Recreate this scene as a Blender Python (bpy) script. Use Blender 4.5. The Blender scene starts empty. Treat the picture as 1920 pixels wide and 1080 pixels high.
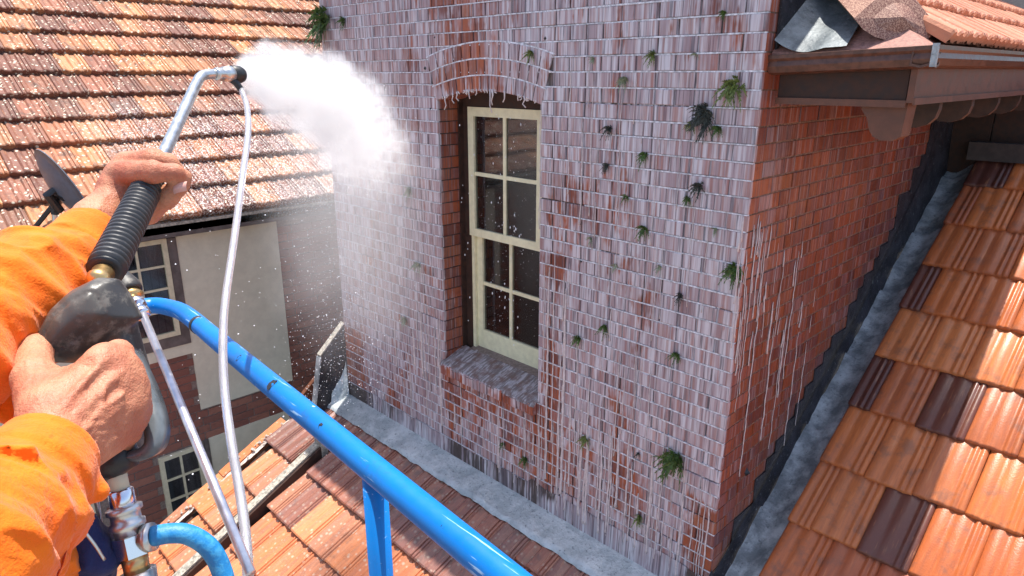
import bpy, math, random
import numpy as np
from mathutils import Matrix, Vector
random.seed(7); rs = np.random.RandomState(11)
sc = bpy.context.scene
# ------------------------------------------------------------ camera, sky, sun, exposure
PITCH = math.atan(400/1280.); YAW = math.radians(44.55)
FH = np.array([-math.cos(YAW), math.sin(YAW), 0.]); RT = np.array([math.sin(YAW), math.cos(YAW), 0.])
CP = -3.36*FH - 1.177*RT
FW = FH*math.cos(PITCH) - np.array([0, 0, math.sin(PITCH)])
UP = FH*math.sin(PITCH) + np.array([0, 0, math.cos(PITCH)])
cam = bpy.data.objects.new('camera', bpy.data.cameras.new('camera')); sc.collection.objects.link(cam)
cam.data.sensor_width = 36; cam.data.lens = 24.0; cam.data.clip_start = 0.03; cam.data.clip_end = 600
M = Matrix.Identity(4)
for i, v in enumerate((RT, UP, -FW)):
    for j in range(3): M[j][i] = v[j]
for j in range(3): M[j][3] = CP[j]
cam.matrix_world = M; sc.camera = cam
SX, SY = 0.066, 0.135                                    # sun: nearly overhead, just behind the tower
SUN = Vector((-SX, SY, 1)).normalized()
w = bpy.data.worlds.new('World'); sc.world = w; w.use_nodes = True
nt = w.node_tree; nt.nodes.clear()
o_ = nt.nodes.new('ShaderNodeOutputWorld'); b_ = nt.nodes.new('ShaderNodeBackground'); s_ = nt.nodes.new('ShaderNodeTexSky')
s_.sky_type = 'NISHITA'; s_.sun_disc = False; s_.sun_elevation = math.asin(SUN.z); s_.sun_rotation = math.atan2(SUN.x, SUN.y)
s_.dust_density = 2.0; s_.air_density = 0.9; s_.ozone_density = 0.7
b_.inputs[1].default_value = 0.15
nt.links.new(s_.outputs[0], b_.inputs[0]); nt.links.new(b_.outputs[0], o_.inputs[0])
sl = bpy.data.lights.new('sun', 'SUN'); sl.energy = 4.3; sl.angle = math.radians(0.53); sl.color = (1, .955, .88)
so = bpy.data.objects.new('sun', sl); so.rotation_euler = SUN.to_track_quat('Z', 'Y').to_euler(); sc.collection.objects.link(so)
sc.view_settings.view_transform = 'Standard'; sc.view_settings.look = 'None'; sc.view_settings.gamma = 1
sc.view_settings.use_curve_mapping = False; sc.view_settings.exposure = 0.93
cy = sc.cycles
cy.max_bounces = 7; cy.diffuse_bounces = 4; cy.glossy_bounces = 3; cy.transmission_bounces = 6; cy.transparent_max_bounces = 12; cy.volume_bounces = 1
cy.use_denoising = True; cy.volume_step_rate = 2.0; cy.volume_max_steps = 96; cy.sample_clamp_indirect = 6

# ------------------------------------------------------------ geometry helpers
def at(x, y, d): return CP + (FW + RT*(x-960)/1280. + UP*(540-y)/1280.)*d
def ray(x, y): return FW + RT*(x-960)/1280. + UP*(540-y)/1280.
def onY(x, y, Y=0.): r = ray(x, y); return CP + r*(Y-CP[1])/r[1]
def onX(x, y, X=0.): r = ray(x, y); return CP + r*(X-CP[0])/r[0]
def pj(p):
    v = np.array(p, float)-CP; d = v@FW
    return 960+1280*(v@RT)/d, 540-1280*(v@UP)/d, d
def cam2w(P): return CP + P[..., 0:1]*RT + P[..., 1:2]*UP + P[..., 2:3]*FW
def c3(x, y, d): return np.array([(x-960)/1280.*d, (540-y)/1280.*d, d])

class MB:
    def __init__(s): s.v = []; s.f = []; s.r = []; s.m = []
    def add(s, v, f, rnd=0., mi=0):
        o = len(s.v); s.v += [tuple(map(float, p)) for p in v]; s.f += [tuple(i+o for i in q) for q in f]
        s.r += [rnd]*len(f); s.m += [mi]*len(f); return s
    def box(s, x0, x1, y0, y1, z0, z1, rnd=0., bev=0., mi=0):
        v = [(x, y, z) for x in (x0, x1) for y in (y0, y1) for z in (z0, z1)]
        return s.add(v, [(0,1,3,2),(4,6,7,5),(0,4,5,1),(2,3,7,6),(0,2,6,4),(1,5,7,3)], rnd, mi)
    def mesh(s, name, smooth=False):
        me = bpy.data.meshes.new(name); me.from_pydata(s.v, [], s.f)
        if any(s.r):
            a = me.attributes.new('rnd', 'FLOAT', 'FACE'); a.data.foreach_set('value', s.r)
        if any(s.m): me.polygons.foreach_set('material_index', s.m)
        if smooth: me.polygons.foreach_set('use_smooth', [True]*len(me.polygons))
        me.update(); return me
    def obj(s, name, mats, parent=None, smooth=False):
        return link(name, s.mesh(name, smooth), mats, parent)

def link(name, me, mats=None, parent=None):
    if mats is not None and not me.materials:
        for m in (mats if isinstance(mats, (list, tuple)) else [mats]): me.materials.append(m)
    o = bpy.data.objects.new(name, me); sc.collection.objects.link(o)
    if parent: o.parent = parent
    return o
def thing(name, label, cat, loc=(0, 0, 0), group=None):
    o = bpy.data.objects.new(name, None); sc.collection.objects.link(o); o.empty_display_size = .05
    o.location = loc; o['label'] = label; o['category'] = cat
    if group: o['group'] = group
    return o
def tag(o, label, cat, group=None):
    o['label'] = label; o['category'] = cat
    if group: o['group'] = group
    return o
def stuff(o): o['kind'] = 'stuff'; return o
def struct(o): o['kind'] = 'structure'; return o

def frame_of(d):
    d = np.array(d, float); d /= np.linalg.norm(d)
    a = np.array([0, 0, 1.]) if abs(d[2]) < .9 else np.array([1., 0, 0])
    u = np.cross(a, d); u /= np.linalg.norm(u); return u, np.cross(d, u), d
def catmull(P, n=6):
    P = [np.array(p, float) for p in P]; Q = [2*P[0]-P[1]] + P + [2*P[-1]-P[-2]]; out = []
    for i in range(1, len(Q)-2):
        for k in range(n):
            t = k/n; a, b, c, d = Q[i-1:i+3]
            out.append(.5*((2*b)+(-a+c)*t+(2*a-5*b+4*c-d)*t*t+(-a+3*b-3*c+d)*t**3))
    out.append(P[-1]); return out
def tube(mb, P, r, n=12, cap=True, rnd=0., mi=0):
    P = [np.array(p, float) for p in P]; R = r if hasattr(r, '__len__') else [r]*len(P)
    v = []; f = []; u = None
    for i, p in enumerate(P):
        d = P[min(i+1, len(P)-1)]-P[max(i-1, 0)]; d = d/max(np.linalg.norm(d), 1e-9)
        if u is None: u = frame_of(d)[0]
        u = u-d*(u@d); u /= np.linalg.norm(u); b = np.cross(d, u)
        for k in range(n):
            a = 2*math.pi*k/n; v.append(p+R[i]*(math.cos(a)*u+math.sin(a)*b))
    for i in range(len(P)-1):
        for k in range(n):
            k2 = (k+1) % n; f.append((i*n+k, i*n+k2, (i+1)*n+k2, (i+1)*n+k))
    if cap: f.append(tuple(range(n))[::-1]); f.append(tuple((len(P)-1)*n+k for k in range(n)))
    mb.add(v, f, rnd, mi); return mb
def lathe(mb, A, B, prof, n=24, mi=0):
    """prof: list of (t along A->B in 0..1, radius)"""
    A = np.array(A, float); B = np.array(B, float); u, b, d = frame_of(B-A); v = []; f = []
    for t, r in prof:
        for k in range(n):
            a = 2*math.pi*k/n; v.append(A+(B-A)*t+r*(math.cos(a)*u+math.sin(a)*b))
    for i in range(len(prof)-1):
        for k in range(n):
            k2 = (k+1) % n; f.append((i*n+k, i*n+k2, (i+1)*n+k2, (i+1)*n+k))
    f.append(tuple(range(n))[::-1]); f.append(tuple((len(prof)-1)*n+k for k in range(n)))
    mb.add(v, f, 0, mi); return mb
def prism(mb, poly, ext, mi=0, rnd=0.):
    """closed polygon (3d points) extruded by vector ext"""
    n = len(poly); P = [np.array(p, float) for p in poly]; e = np.array(ext, float)
    v = P+[p+e for p in P]; f = [tuple(range(n)), tuple(range(2*n-1, n-1, -1))]+[((i+1) % n, i, i+n, (i+1) % n+n) for i in range(n)]
    mb.add(v, f, rnd, mi); return mb
def grid(mb, fn, nu, nv, mi=0):
    v = [fn(i/nu, j/nv) for i in range(nu+1) for j in range(nv+1)]
    f = [(i*(nv+1)+j, (i+1)*(nv+1)+j, (i+1)*(nv+1)+j+1, i*(nv+1)+j+1) for i in range(nu) for j in range(nv)]
    mb.add(v, f, 0, mi); return mb
def vnoise(p, s=1., seed=0):
    """cheap smooth noise on (...,3) arrays, about -1..1"""
    p = np.asarray(p)*s; r = np.random.RandomState(seed); out = 0; a = 1.
    for k in range(5):
        K = r.normal(size=(3, 3)); ph = r.uniform(0, 6.28, 3)
        q = p@K.T+ph; out = out+a*np.sin(q[..., 0]+1.3*np.sin(q[..., 1]+.9*np.sin(q[..., 2]))); a *= .8; p = p*1.25
    return out/3.

# signed distance modelling for hands and cloth
def smin(a, b, k):
    h = np.clip(.5+.5*(b-a)/k, 0, 1); return b+(a-b)*h-k*h*(1-h)
def smax(a, b, k): return -smin(-a, -b, k)
def capsule(P, a, b, ra, rb):
    a = np.array(a); b = np.array(b); ba = b-a; t = np.clip(((P-a)@ba)/(ba@ba), 0, 1)
    return np.linalg.norm(P-a-t[..., None]*ba, axis=-1)-(ra+(rb-ra)*t)
def ellip(P, c, ax, r):
    """ellipsoid: centre, 3 axes rows, radii"""
    q = (P-np.array(c))@np.array(ax).T/np.array(r); k = np.linalg.norm(q, axis=-1); return (k-1)*min(r)
def surfnet(fn, lo, hi, h):
    lo = np.array(lo, float); hi = np.array(hi, float); n = np.ceil((hi-lo)/h).astype(int)+1
    ax = [lo[i]+h*np.arange(n[i]) for i in range(3)]
    G = np.stack(np.meshgrid(*ax, indexing='ij'), -1); V = fn(G).astype(np.float64); S = V < 0
    acc = np.zeros(tuple(n-1)+(3,)); cnt = np.zeros(tuple(n-1))
    nc = n-1
    for d in range(3):
        a = [slice(None)]*3; b = [slice(None)]*3; a[d] = slice(0, -1); b[d] = slice(1, None); a = tuple(a); b = tuple(b)
        x = S[a] != S[b]; t = np.where(x, V[a]/np.where(x, V[a]-V[b], 1), 0)
        p = G[a].copy(); p[..., d] += t*h; o = [k for k in range(3) if k != d]
        for i in (0, 1):
            for j in (0, 1):
                sl_ = [slice(None)]*3; sl_[o[0]] = slice(i, i+nc[o[0]]); sl_[o[1]] = slice(j, j+nc[o[1]]); sl_ = tuple(sl_)
                acc += p[sl_]*x[sl_][..., None]; cnt += x[sl_]
    idx = -np.ones(tuple(nc), int); m = cnt > 0; idx[m] = np.arange(m.sum()); vv = acc[m]/cnt[m][:, None]; F = []
    for d in range(3):
        o = [k for k in range(3) if k != d]; a = [slice(1, -1)]*3; b = [slice(1, -1)]*3; a[d] = slice(0, -1); b[d] = slice(1, None)
        s0 = S[tuple(a)]; s1 = S[tuple(b)]; x = np.argwhere(s0 != s1); 
        if not len(x): continue
        c = x.copy(); c[:, o[0]] += 1; c[:, o[1]] += 1
        def ci(i, j):
            q = c.copy(); q[:, o[0]] -= i; q[:, o[1]] -= j; return idx[q[:, 0], q[:, 1], q[:, 2]]
        q = np.stack([ci(1, 1), ci(0, 1), ci(0, 0), ci(1, 0)], 1); fl = s0[tuple(x.T)]
        if d == 1: fl = ~fl
        q[~fl] = q[~fl][:, ::-1]; F.append(q)
    F = np.concatenate(F); F = F[(F >= 0).all(1)]
    return vv, F
def npmesh(name, vf_list, mats, parent=None, world=True, label=None):
    vs = []; fs = []; o = 0
    for v, f in vf_list: vs.append(cam2w(v) if world else v); fs.append(f+o); o += len(v)
    v = np.concatenate(vs); f = np.concatenate(fs)
    me = bpy.data.meshes.new(name); me.from_pydata(v.tolist(), [], f.tolist())
    me.polygons.foreach_set('use_smooth', [True]*len(me.polygons)); me.update(); return link(name, me, mats, parent)

# ------------------------------------------------------------ materials
class NT:
    def __init__(s, name):
        s.m = bpy.data.materials.new(name); s.m.use_nodes = True; s.t = s.m.node_tree; s.t.nodes.clear()
        s.out = s.n('OutputMaterial'); s.b = s.n('BsdfPrincipled'); s.t.links.new(s.b.outputs[0], s.out.inputs[0]); s.g = None
    def n(s, k): return s.t.nodes.new('ShaderNode'+k)
    def L(s, a, b):
        if isinstance(a, (int, float)): b.default_value = a
        elif isinstance(a, tuple): b.default_value = a if len(a) == 4 or b.type == 'VECTOR' else (*a, 1)
        else: s.t.links.new(a, b)
    def pos(s):
        if not s.g: s.g = s.n('NewGeometry')
        return s.g.outputs['Position']
    def objc(s): return s.n('TexCoord').outputs['Object']
    def xyz(s, v=None):
        q = s.n('SeparateXYZ'); s.L(v or s.pos(), q.inputs[0]); return q.outputs
    def math(s, op, a, b=0., c=None):
        q = s.n('Math'); q.operation = op; s.L(a, q.inputs[0]); s.L(b, q.inputs[1])
        if c is not None: s.L(c, q.inputs[2])
        return q.outputs[0]
    def vmul(s, v, k, add=None):
        q = s.n('VectorMath'); q.operation = 'MULTIPLY'; s.L(v, q.inputs[0]); q.inputs[1].default_value = k; o = q.outputs[0]
        if add is not None:
            q2 = s.n('VectorMath'); q2.operation = 'ADD'; s.L(o, q2.inputs[0]); c = s.n('CombineXYZ')
            for i in range(3): s.L(add, c.inputs[i])
            s.L(c.outputs[0], q2.inputs[1]); o = q2.outputs[0]
        return o
    def noise(s, v, sc_=5., det=2., rough=.5):
        q = s.n('TexNoise'); s.L(v, q.inputs['Vector']); q.inputs['Scale'].default_value = sc_; q.inputs['Detail'].default_value = det
        q.inputs['Roughness'].default_value = rough; return q.outputs['Fac']
    def voro(s, v, sc_=5.):
        q = s.n('TexVoronoi'); s.L(v, q.inputs['Vector']); q.inputs['Scale'].default_value = sc_; return q.outputs['Distance'], q.outputs['Color']
    def ramp(s, f, stops, interp='LINEAR'):
        q = s.n('ValToRGB'); s.L(f, q.inputs[0]); cr = q.color_ramp; cr.interpolation = interp
        while len(cr.elements) < len(stops): cr.elements.new(.5)
        for e, (p, c) in zip(cr.elements, stops): e.position = p; e.color = (*c, 1) if len(c) == 3 else c
        return q.outputs[0]
    def ss(s, v, a, b, lo=0., hi=1.):
        q = s.n('MapRange'); q.interpolation_type = 'SMOOTHSTEP'; s.L(v, q.inputs[0]); q.inputs[1].default_value = a; q.inputs[2].default_value = b
        q.inputs[3].default_value = lo; q.inputs[4].default_value = hi; return q.outputs[0]
    def mix(s, f, a, b, mode='MIX'):
        q = s.n('Mix'); q.data_type = 'RGBA'; q.blend_type = mode; s.L(f, q.inputs[0]); s.L(a, q.inputs[6]); s.L(b, q.inputs[7]); return q.outputs[2]
    def bump(s, h, st=.3, d=.01):
        q = s.n('Bump'); s.L(h, q.inputs['Height']); q.inputs['Strength'].default_value = st; q.inputs['Distance'].default_value = d
        s.L(q.outputs[0], s.b.inputs['Normal']); return q
    def rnd(s):
        o = s.n('ObjectInfo').outputs['Random']; a = s.n('Attribute'); a.attribute_name = 'rnd'
        return s.math('FRACT', s.math('ADD', o, a.outputs['Fac']))
    def set(s, col=None, rough=None, metal=None, spec=None, coat=None):
        if col is not None: s.L(col, s.b.inputs['Base Color'])
        if rough is not None: s.L(rough, s.b.inputs['Roughness'])
        if metal is not None: s.L(metal, s.b.inputs['Metallic'])
        if spec is not None: s.L(spec, s.b.inputs['Specular IOR Level'])
        if coat is not None: s.L(coat, s.b.inputs['Coat Weight']); s.b.inputs['Coat Roughness'].default_value = .3
        return s.m
def simple(name, col, rough=.5, metal=0., nz=.25, scale=30., bump=.15, spec=.5, coat=None):
    m = NT(name); p = m.pos(); n = m.noise(p, scale, 4, .6)
    c = m.mix(m.ss(n, .3, .7), tuple(x*(1-nz) for x in col), tuple(min(1, x*(1+nz)) for x in col))
    m.bump(n, bump, .004); return m.set(c, m.ss(n, .2, .8, rough*.85, min(1, rough*1.2)), metal, spec, coat)

def box_mask(m, X, Z, x0, x1, z0, z1, soft=.06):
    a = m.math('MULTIPLY', m.ss(X, x0-soft, x0+soft), m.ss(X, x1-soft, x1+soft, 1, 0))
    b = m.math('MULTIPLY', m.ss(Z, z0-soft, z0+soft), m.ss(Z, z1-soft, z1+soft, 1, 0)); return m.math('MULTIPLY', a, b)

BR = [(0, (.17, .040, .024)), (.3, (.28, .066, .030)), (.6, (.37, .088, .034)), (.85, (.31, .098, .048)), (1, (.22, .058, .036))]
def tower_brick_mat(name, front=True, joint=False):
    m = NT(name); p = m.pos(); X, Y, Z = m.xyz(); r = m.rnd()
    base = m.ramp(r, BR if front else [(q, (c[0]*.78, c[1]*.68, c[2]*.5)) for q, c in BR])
    blot = m.noise(p, 14, 4, .6); base = m.mix(m.ss(blot, .5, .72, 0, .5), base, (.15, .045, .035))
    if joint: base = (.07, .05, .045)
    k = m.math('MULTIPLY', r, 53.)
    wob = m.noise(m.vmul(p, (6, 6, 3)), 2, 1)
    s1 = m.noise(m.vmul(p, (62, 62, 1.1 if joint else 1.6), k), 1.0, 3, .62)
    s2 = m.noise(m.vmul(p, (23, 23, .5), m.math('MULTIPLY', r, 7.)), 1.0, 3, .6)
    mac = m.noise(m.vmul(p, (1.5, 1.5, .7)), 1.3, 5, .72)
    if front:
        mk = m.ss(mac, .34, .60, (.50 if joint == 2 else .36) if joint else .43, (.74 if joint == 2 else .62) if joint else .95)
        sub = None
        for (x0, x1, z0, z1, st, sf) in ((-2.5, -1.77, -.12, .9, .40, .07), (-1.45, -1.16, -1.3, .6, .17, .05), (-2.45, -1.36, -3.1, -2.22, .28, .06),
                                         (-1.38, -1.22, -2.95, -1.1, .34, .05), (-.16, .05, -3.2, -2.35, .36, .06), (-4.1, -3.62, -3.2, -2.3, .5, .12),
                                         (-1.0, -.72, -2.9, -1.7, .2, .1), (-.72, -.5, -3.2, -2.35, .12, .06)):
            b = m.math('MULTIPLY', box_mask(m, X, Z, x0, x1, z0, z1, sf), st); sub = b if sub is None else m.math('ADD', sub, b)
        mk = m.math('SUBTRACT', mk, sub)
        mk = m.math('SUBTRACT', mk, m.ss(Y, .004, .04, 0, .62))
        mk = m.math('SUBTRACT', mk, m.ss(X, -.004, .0005, 0, .22))
    else:
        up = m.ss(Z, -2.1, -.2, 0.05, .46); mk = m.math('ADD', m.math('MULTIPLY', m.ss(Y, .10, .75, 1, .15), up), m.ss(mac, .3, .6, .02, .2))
    f = m.math('ADD', m.math('ADD', m.math('MULTIPLY', s1, .95), m.math('MULTIPLY', s2, .75)), m.math('SUBTRACT', mk, .85))
    film = m.ss(f, .36, .62)
    milk = m.mix(m.ss(m.noise(m.vmul(p, (44, 44, 1.5), k), 1, 3), .38, .62), (.42, .325, .355), (.66, .63, .675))
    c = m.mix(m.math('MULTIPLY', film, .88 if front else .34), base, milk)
    dk = m.noise(m.vmul(p, (85, 85, 2.2), m.math('MULTIPLY', r, 11.)), 1.0, 2, .5)
    c = m.mix(m.ss(dk, .53, .66, 0, .72), c, (.085, .065, .085)); c = m.mix(m.ss(m.noise(m.vmul(p, (9, 9, .8), k), 1, 3), .5, .7, 0, .5), c, m.mix(.5, base, (.16, .14, .19)))
    red = m.ss(m.noise(m.vmul(p, (48, 48, .9), m.math('MULTIPLY', r, 29.)), 1.0, 2), .52, .64, 0, .7)
    if front: base = m.mix(m.ss(Y, .01, .05, 0, .6), base, (.13, .03, .02))  # reveal shade painted in: base darkens behind the wall face
    if not joint: c = m.mix(red, c, m.mix(.3, base, milk))
    m.bump(m.math('ADD', m.math('MULTIPLY', s1, .6), m.math('MULTIPLY', blot, .6)), .55, .006)
    return m.set(c, m.ss(blot, .3, .7, .3, .5), 0., .5)

def tile_mat(name, stops, rough=.5, spots=0., coat=None, grime=.4, wet=False, streak=.5):
    m = NT(name); p = m.pos(); r = m.rnd(); base = m.ramp(r, stops)
    oc = m.objc(); k = m.math('MULTIPLY', r, 17.)
    st = m.noise(m.vmul(oc, (60, 5, 30), k), 1, 3, .6)
    base = m.mix(m.ss(st, .35, .7, 0, streak), base, m.mix(.5, base, (.13, .05, .04)))
    base = m.mix(m.ss(st, .25, .42, .35, 0), base, (.62, .28, .13))
    g = m.noise(p, 9, 5, .65); base = m.mix(m.ss(g, .5, .7, 0, grime), base, (.12, .075, .06))
    if spots:
        d, cc = m.voro(p, 27.); sel = m.xyz(cc)[0]; sp = m.math('MULTIPLY', m.ss(d, .2, .4, 1, 0), m.ss(sel, .55, .6))
        base = m.mix(m.math('MULTIPLY', sp, spots), base, (.62, .56, .44))
        g2 = m.noise(p, 48, 3, .7); base = m.mix(m.ss(g2, .60, .68, 0, .55*spots), base, (.50, .42, .30))
    rr = m.ss(g, .3, .7, rough*.8, rough*1.2)
    if wet:
        X, Y, Z = m.xyz(); wz = m.math('MULTIPLY', m.ss(Y, -1.6, -.9), m.ss(m.math('ADD', X, 0.), -6.8, -6.0)); rr = m.mix(wz, rr, (.22, .22, .22))
        nz = m.noise(p, 60, 3, .6); base = m.mix(m.math('MULTIPLY', wz, m.ss(nz, .5, .62, 0, .75)), base, (.7, .68, .66))  # pale speckle paints the glints of this wet patch into the base colour
    m.bump(m.math('ADD', m.math('MULTIPLY', g, .5), m.noise(p, 120, 3)), .35, .004)
    return m.set(base, rr, 0., .33, coat)

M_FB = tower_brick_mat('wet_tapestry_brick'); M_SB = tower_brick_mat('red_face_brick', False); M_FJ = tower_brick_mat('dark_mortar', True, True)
M_LIME = simple('limewashed_bed_joint', (.60, .585, .62), .4, 0, .4, 45)
M_SJ = simple('grey_brown_mortar', (.20, .15, .13), .7, 0, .3, 50)
M_SJ2 = simple('pinkish_bed_joint', (.20, .12, .085), .6, 0, .5, 50)
HS = [(0, (.14, .055, .038)), (.3, (.21, .08, .05)), (.42, (.53, .21, .08)), (.6, (.18, .08, .055)), (.72, (.58, .26, .11)), (.86, (.25, .095, .06)), (1, (.44, .17, .08))]
M_HT = tile_mat('weathered_terracotta', HS, .6, 1., None, .85, True, .7)
LS = [(0, (.64, .215, .085)), (.3, (.54, .175, .08)), (.5, (.66, .25, .11)), (.75, (.42, .18, .11)), (1, (.64, .23, .10))]
M_LT = tile_mat('orange_terracotta', LS, .42, .4, None, .35)
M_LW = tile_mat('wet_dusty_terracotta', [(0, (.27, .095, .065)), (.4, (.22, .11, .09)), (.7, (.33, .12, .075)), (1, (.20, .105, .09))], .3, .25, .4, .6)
RS = [(0, (.54, .145, .04)), (.3, (.62, .20, .065)), (.6, (.45, .11, .032)), (.8, (.58, .19, .065)), (1, (.36, .085, .033))]
M_RT = tile_mat('wet_glazed_terracotta', RS, .36, .0, .10, .45, False, .55)
M_RD = tile_mat('dark_burnt_terracotta', [(0, (.10, .032, .022)), (1, (.14, .045, .028))], .4, .0, .3, .3)
M_UT = tile_mat('salmon_terracotta', [(0, (.52, .19, .10)), (1, (.60, .25, .14))], .5, .2, None, .3)
def lead_mat(name, a, b, rough=.45, metal=.35):
    m = NT(name); p = m.pos(); n = m.noise(p, 7, 6, .65); n2 = m.noise(p, 40, 4, .7)
    c = m.mix(m.ss(n, .35, .65), a, b); c = m.mix(m.ss(n2, .55, .7, 0, .6), c, (.05, .055, .07)); c = m.mix(m.ss(n2, .28, .4, .5, 0), c, (.42, .44, .45))
    m.bump(m.math('ADD', n, m.math('MULTIPLY', n2, .4)), .7, .02); return m.set(c, rough, metal)
M_LEAD = lead_mat('weathered_lead', (.19, .21, .22), (.52, .55, .56), .5, .08); M_DLEAD = lead_mat('wet_dark_lead', (.016, .013, .016), (.045, .04, .048), .5, .1)
M_WLEAD = lead_mat('pale_wet_lead', (.33, .37, .38), (.52, .55, .555), .3, .2)
M_PLINTH = tower_brick_mat('dark_lead_upstand', True, 2)
M_CREAM = simple('cream_paint', (.76, .71, .48), .35, 0, .08, 20, .1)
M_CREAM2 = simple('cream_window_paint', (.58, .53, .38), .5, 0, .1, 20, .1)
M_DWOOD = simple('dark_brown_timber', (.042, .018, .011), .75, 0, .4, 25)
M_BWOOD = simple('brown_painted_timber', (.13, .048, .026), .5, 0, .18, 18)
M_BGUT = simple('rusty_brown_gutter', (.105, .044, .028), .42, .1, .35, 30)
M_RENDER = simple('cream_render', (.60, .565, .45), .85, 0, .06, 12)
M_FASC = simple('grey_fascia', (.11, .09, .085), .6, 0, .3, 12)
M_GWOOD = simple('silver_grey_timber', (.33, .30, .25), .85, 0, .45, 40, .5)
M_MORT = simple('broken_bedding_mortar', (.5, .43, .38), .9, 0, .4, 40, .6)
M_DARK = simple('dark_interior', (.012, .011, .012), .9, 0, .1)
M_CURT = simple('grey_curtain', (.35, .36, .40), .9, 0, .2, 8)
M_GRND = simple('concrete_ground', (.22, .21, .19), .9, 0, .2, 3)
M_STEEL = NT('polished_steel').set((.72, .71, .74), .18, 1.)
M_ALU = simple('dull_steel', (.60, .60, .58), .33, .95, .12, 60, .1)
M_BRASS = simple('brass', (.62, .40, .17), .3, .9, .2, 60, .1)
M_BLK = simple('black_rubber', (.018, .018, .019), .42, 0, .3, 90, .2)
M_GRIP = simple('black_ribbed_plastic', (.032, .032, .034), .42, 0, .2, 90, .1, .5)
M_DISH = simple('grey_dish_enamel', (.10, .115, .15), .45, .1, .15, 20)
M_FERN = simple('fern_green', (.065, .115, .02), .6, 0, .4, 60); M_FERN2 = simple('yellow_green_fern', (.13, .165, .035), .6, 0, .4, 60)
M_SOOT = simple('dark_withered_moss', (.05, .055, .045), .8, 0, .5, 60); M_PALE = simple('pale_wet_fern', (.24, .27, .17), .6, 0, .3, 60)
M_DRIP = simple('milky_run_off', (.62, .53, .52), .22, 0, .12, 40, .1)
def _blue():
    m = NT('blue_powder_coat'); p = m.pos(); d, cc = m.voro(p, 38.); sel = m.xyz(cc)[0]; n = m.noise(p, 70, 4, .6); scr = m.ss(m.noise(m.vmul(p, (3, 60, 60)), 3, 3, .6), .66, .70)
    chip = m.math('MULTIPLY', m.ss(m.math('ADD', d, m.math('MULTIPLY', n, .3)), .22, .27, 1, 0), m.ss(sel, .80, .81)); chip = m.math('MAXIMUM', chip, m.math('MULTIPLY', scr, .6)); gr = m.noise(p, 30, 5, .7)
    c = m.mix(m.ss(m.noise(p, 6, 3), .3, .7), (.0, .135, .44), (.0, .165, .52)); c = m.mix(m.ss(gr, .55, .75, 0, .5), c, (.03, .09, .22)); c = m.mix(chip, c, (.42, .62, .78)); m.bump(chip, .2, .001)
    return m.set(c, m.ss(n, .3, .7, .34, .48), 0., .4)
M_BLUE = _blue()
def _blue2():
    m = NT('worn_blue_hose'); p = m.pos(); n = m.noise(p, 90, 4, .7); n2 = m.noise(p, 22, 3)
    c = m.mix(m.ss(n, .45, .6), (.010, .19, .45), (.04, .27, .52)); c = m.mix(m.ss(n2, .62, .66), c, (.75, .78, .78)); m.bump(n, .4, .003); return m.set(c, .5)
M_BHOSE = _blue2()
def _skin():
    m = NT('sunlit_skin'); p = m.pos(); n = m.noise(p, 22, 4, .6); n2 = m.noise(p, 260, 3, .6); n3 = m.noise(m.vmul(p, (1, 1, 1)), 700, 2)
    c = m.mix(m.ss(n, .35, .68), (.52, .235, .135), (.41, .135, .075)); c = m.mix(m.ss(n2, .5, .7, 0, .25), c, (.36, .12, .075))
    b = m.bump(m.math('ADD', m.math('MULTIPLY', n, .5), m.math('ADD', n2, m.math('MULTIPLY', n3, .5))), .8, .0017)
    m.b.inputs['Subsurface Weight'].default_value = .12; m.b.inputs['Subsurface Radius'].default_value = (.012, .004, .002); m.b.inputs['Subsurface Scale'].default_value = .5
    return m.set(c, m.ss(n2, .3, .7, .42, .6), 0, .4)
M_SKIN = _skin(); M_NAIL = NT('fingernail').set((.62, .34, .27), .3)
def _cloth(name, a, b, dirt=.3):
    m = NT(name); p = m.pos(); n = m.noise(p, 30, 4, .6); n2 = m.noise(p, 420, 2, .6); n3 = m.noise(p, 90, 3, .6)
    c = m.mix(m.ss(n, .35, .65), a, b); c = m.mix(m.ss(n3, .62, .72, 0, dirt), c, tuple(x*.45 for x in a))
    m.bump(m.math('ADD', m.math('MULTIPLY', n, 1.2), m.math('MULTIPLY', n2, .35)), .5, .004)
    m.b.inputs['Sheen Weight'].default_value = .15; return m.set(c, .8, 0, .25)
M_ORANGE = _cloth('hi_vis_orange_cotton', (.80, .135, .002), (.86, .175, .004)); M_NAVY = _cloth('navy_cotton', (.012, .018, .075), (.018, .028, .11), 0)
def _gun():
    m = NT('scuffed_black_plastic'); p = m.pos(); n = m.noise(p, 60, 5, .7); n2 = m.noise(p, 14, 3)
    c = m.mix(m.ss(n, .5, .66), (.035, .033, .032), (.13, .12, .105)); c = m.mix(m.ss(n2, .5, .7, 0, .6), c, (.11, .10, .085)); m.bump(n, .3, .002)
    return m.set(c, m.ss(n, .3, .7, .3, .55))
M_GUN = _gun()
M_LEVER = simple('grey_translucent_guard', (.10, .115, .125), .28, .0, .35, 30, .1)
def _hose():
    m = NT('clear_vinyl_hose'); m.b.inputs['Transmission Weight'].default_value = .8; m.b.inputs['IOR'].default_value = 1.35
    return m.set((.88, .88, .92), .12)
M_HOSE = _hose()
def _glass(tint=.55, gl=.15):
    m = NT('window_glass'); t = m.n('BsdfTransparent'); t.inputs[0].default_value = (tint,)*3+(1,); g = m.n('BsdfGlossy'); g.inputs['Roughness'].default_value = .04
    f = m.n('Fresnel'); f.inputs[0].default_value = 1.5; mx = m.n('MixShader'); m.L(m.math('ADD', f.outputs[0], gl-.04), mx.inputs[0])
    m.L(t.outputs[0], mx.inputs[1]); m.L(g.outputs[0], mx.inputs[2]); m.L(mx.outputs[0], m.out.inputs[0]); return m.m
M_GLASS = _glass()
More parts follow.
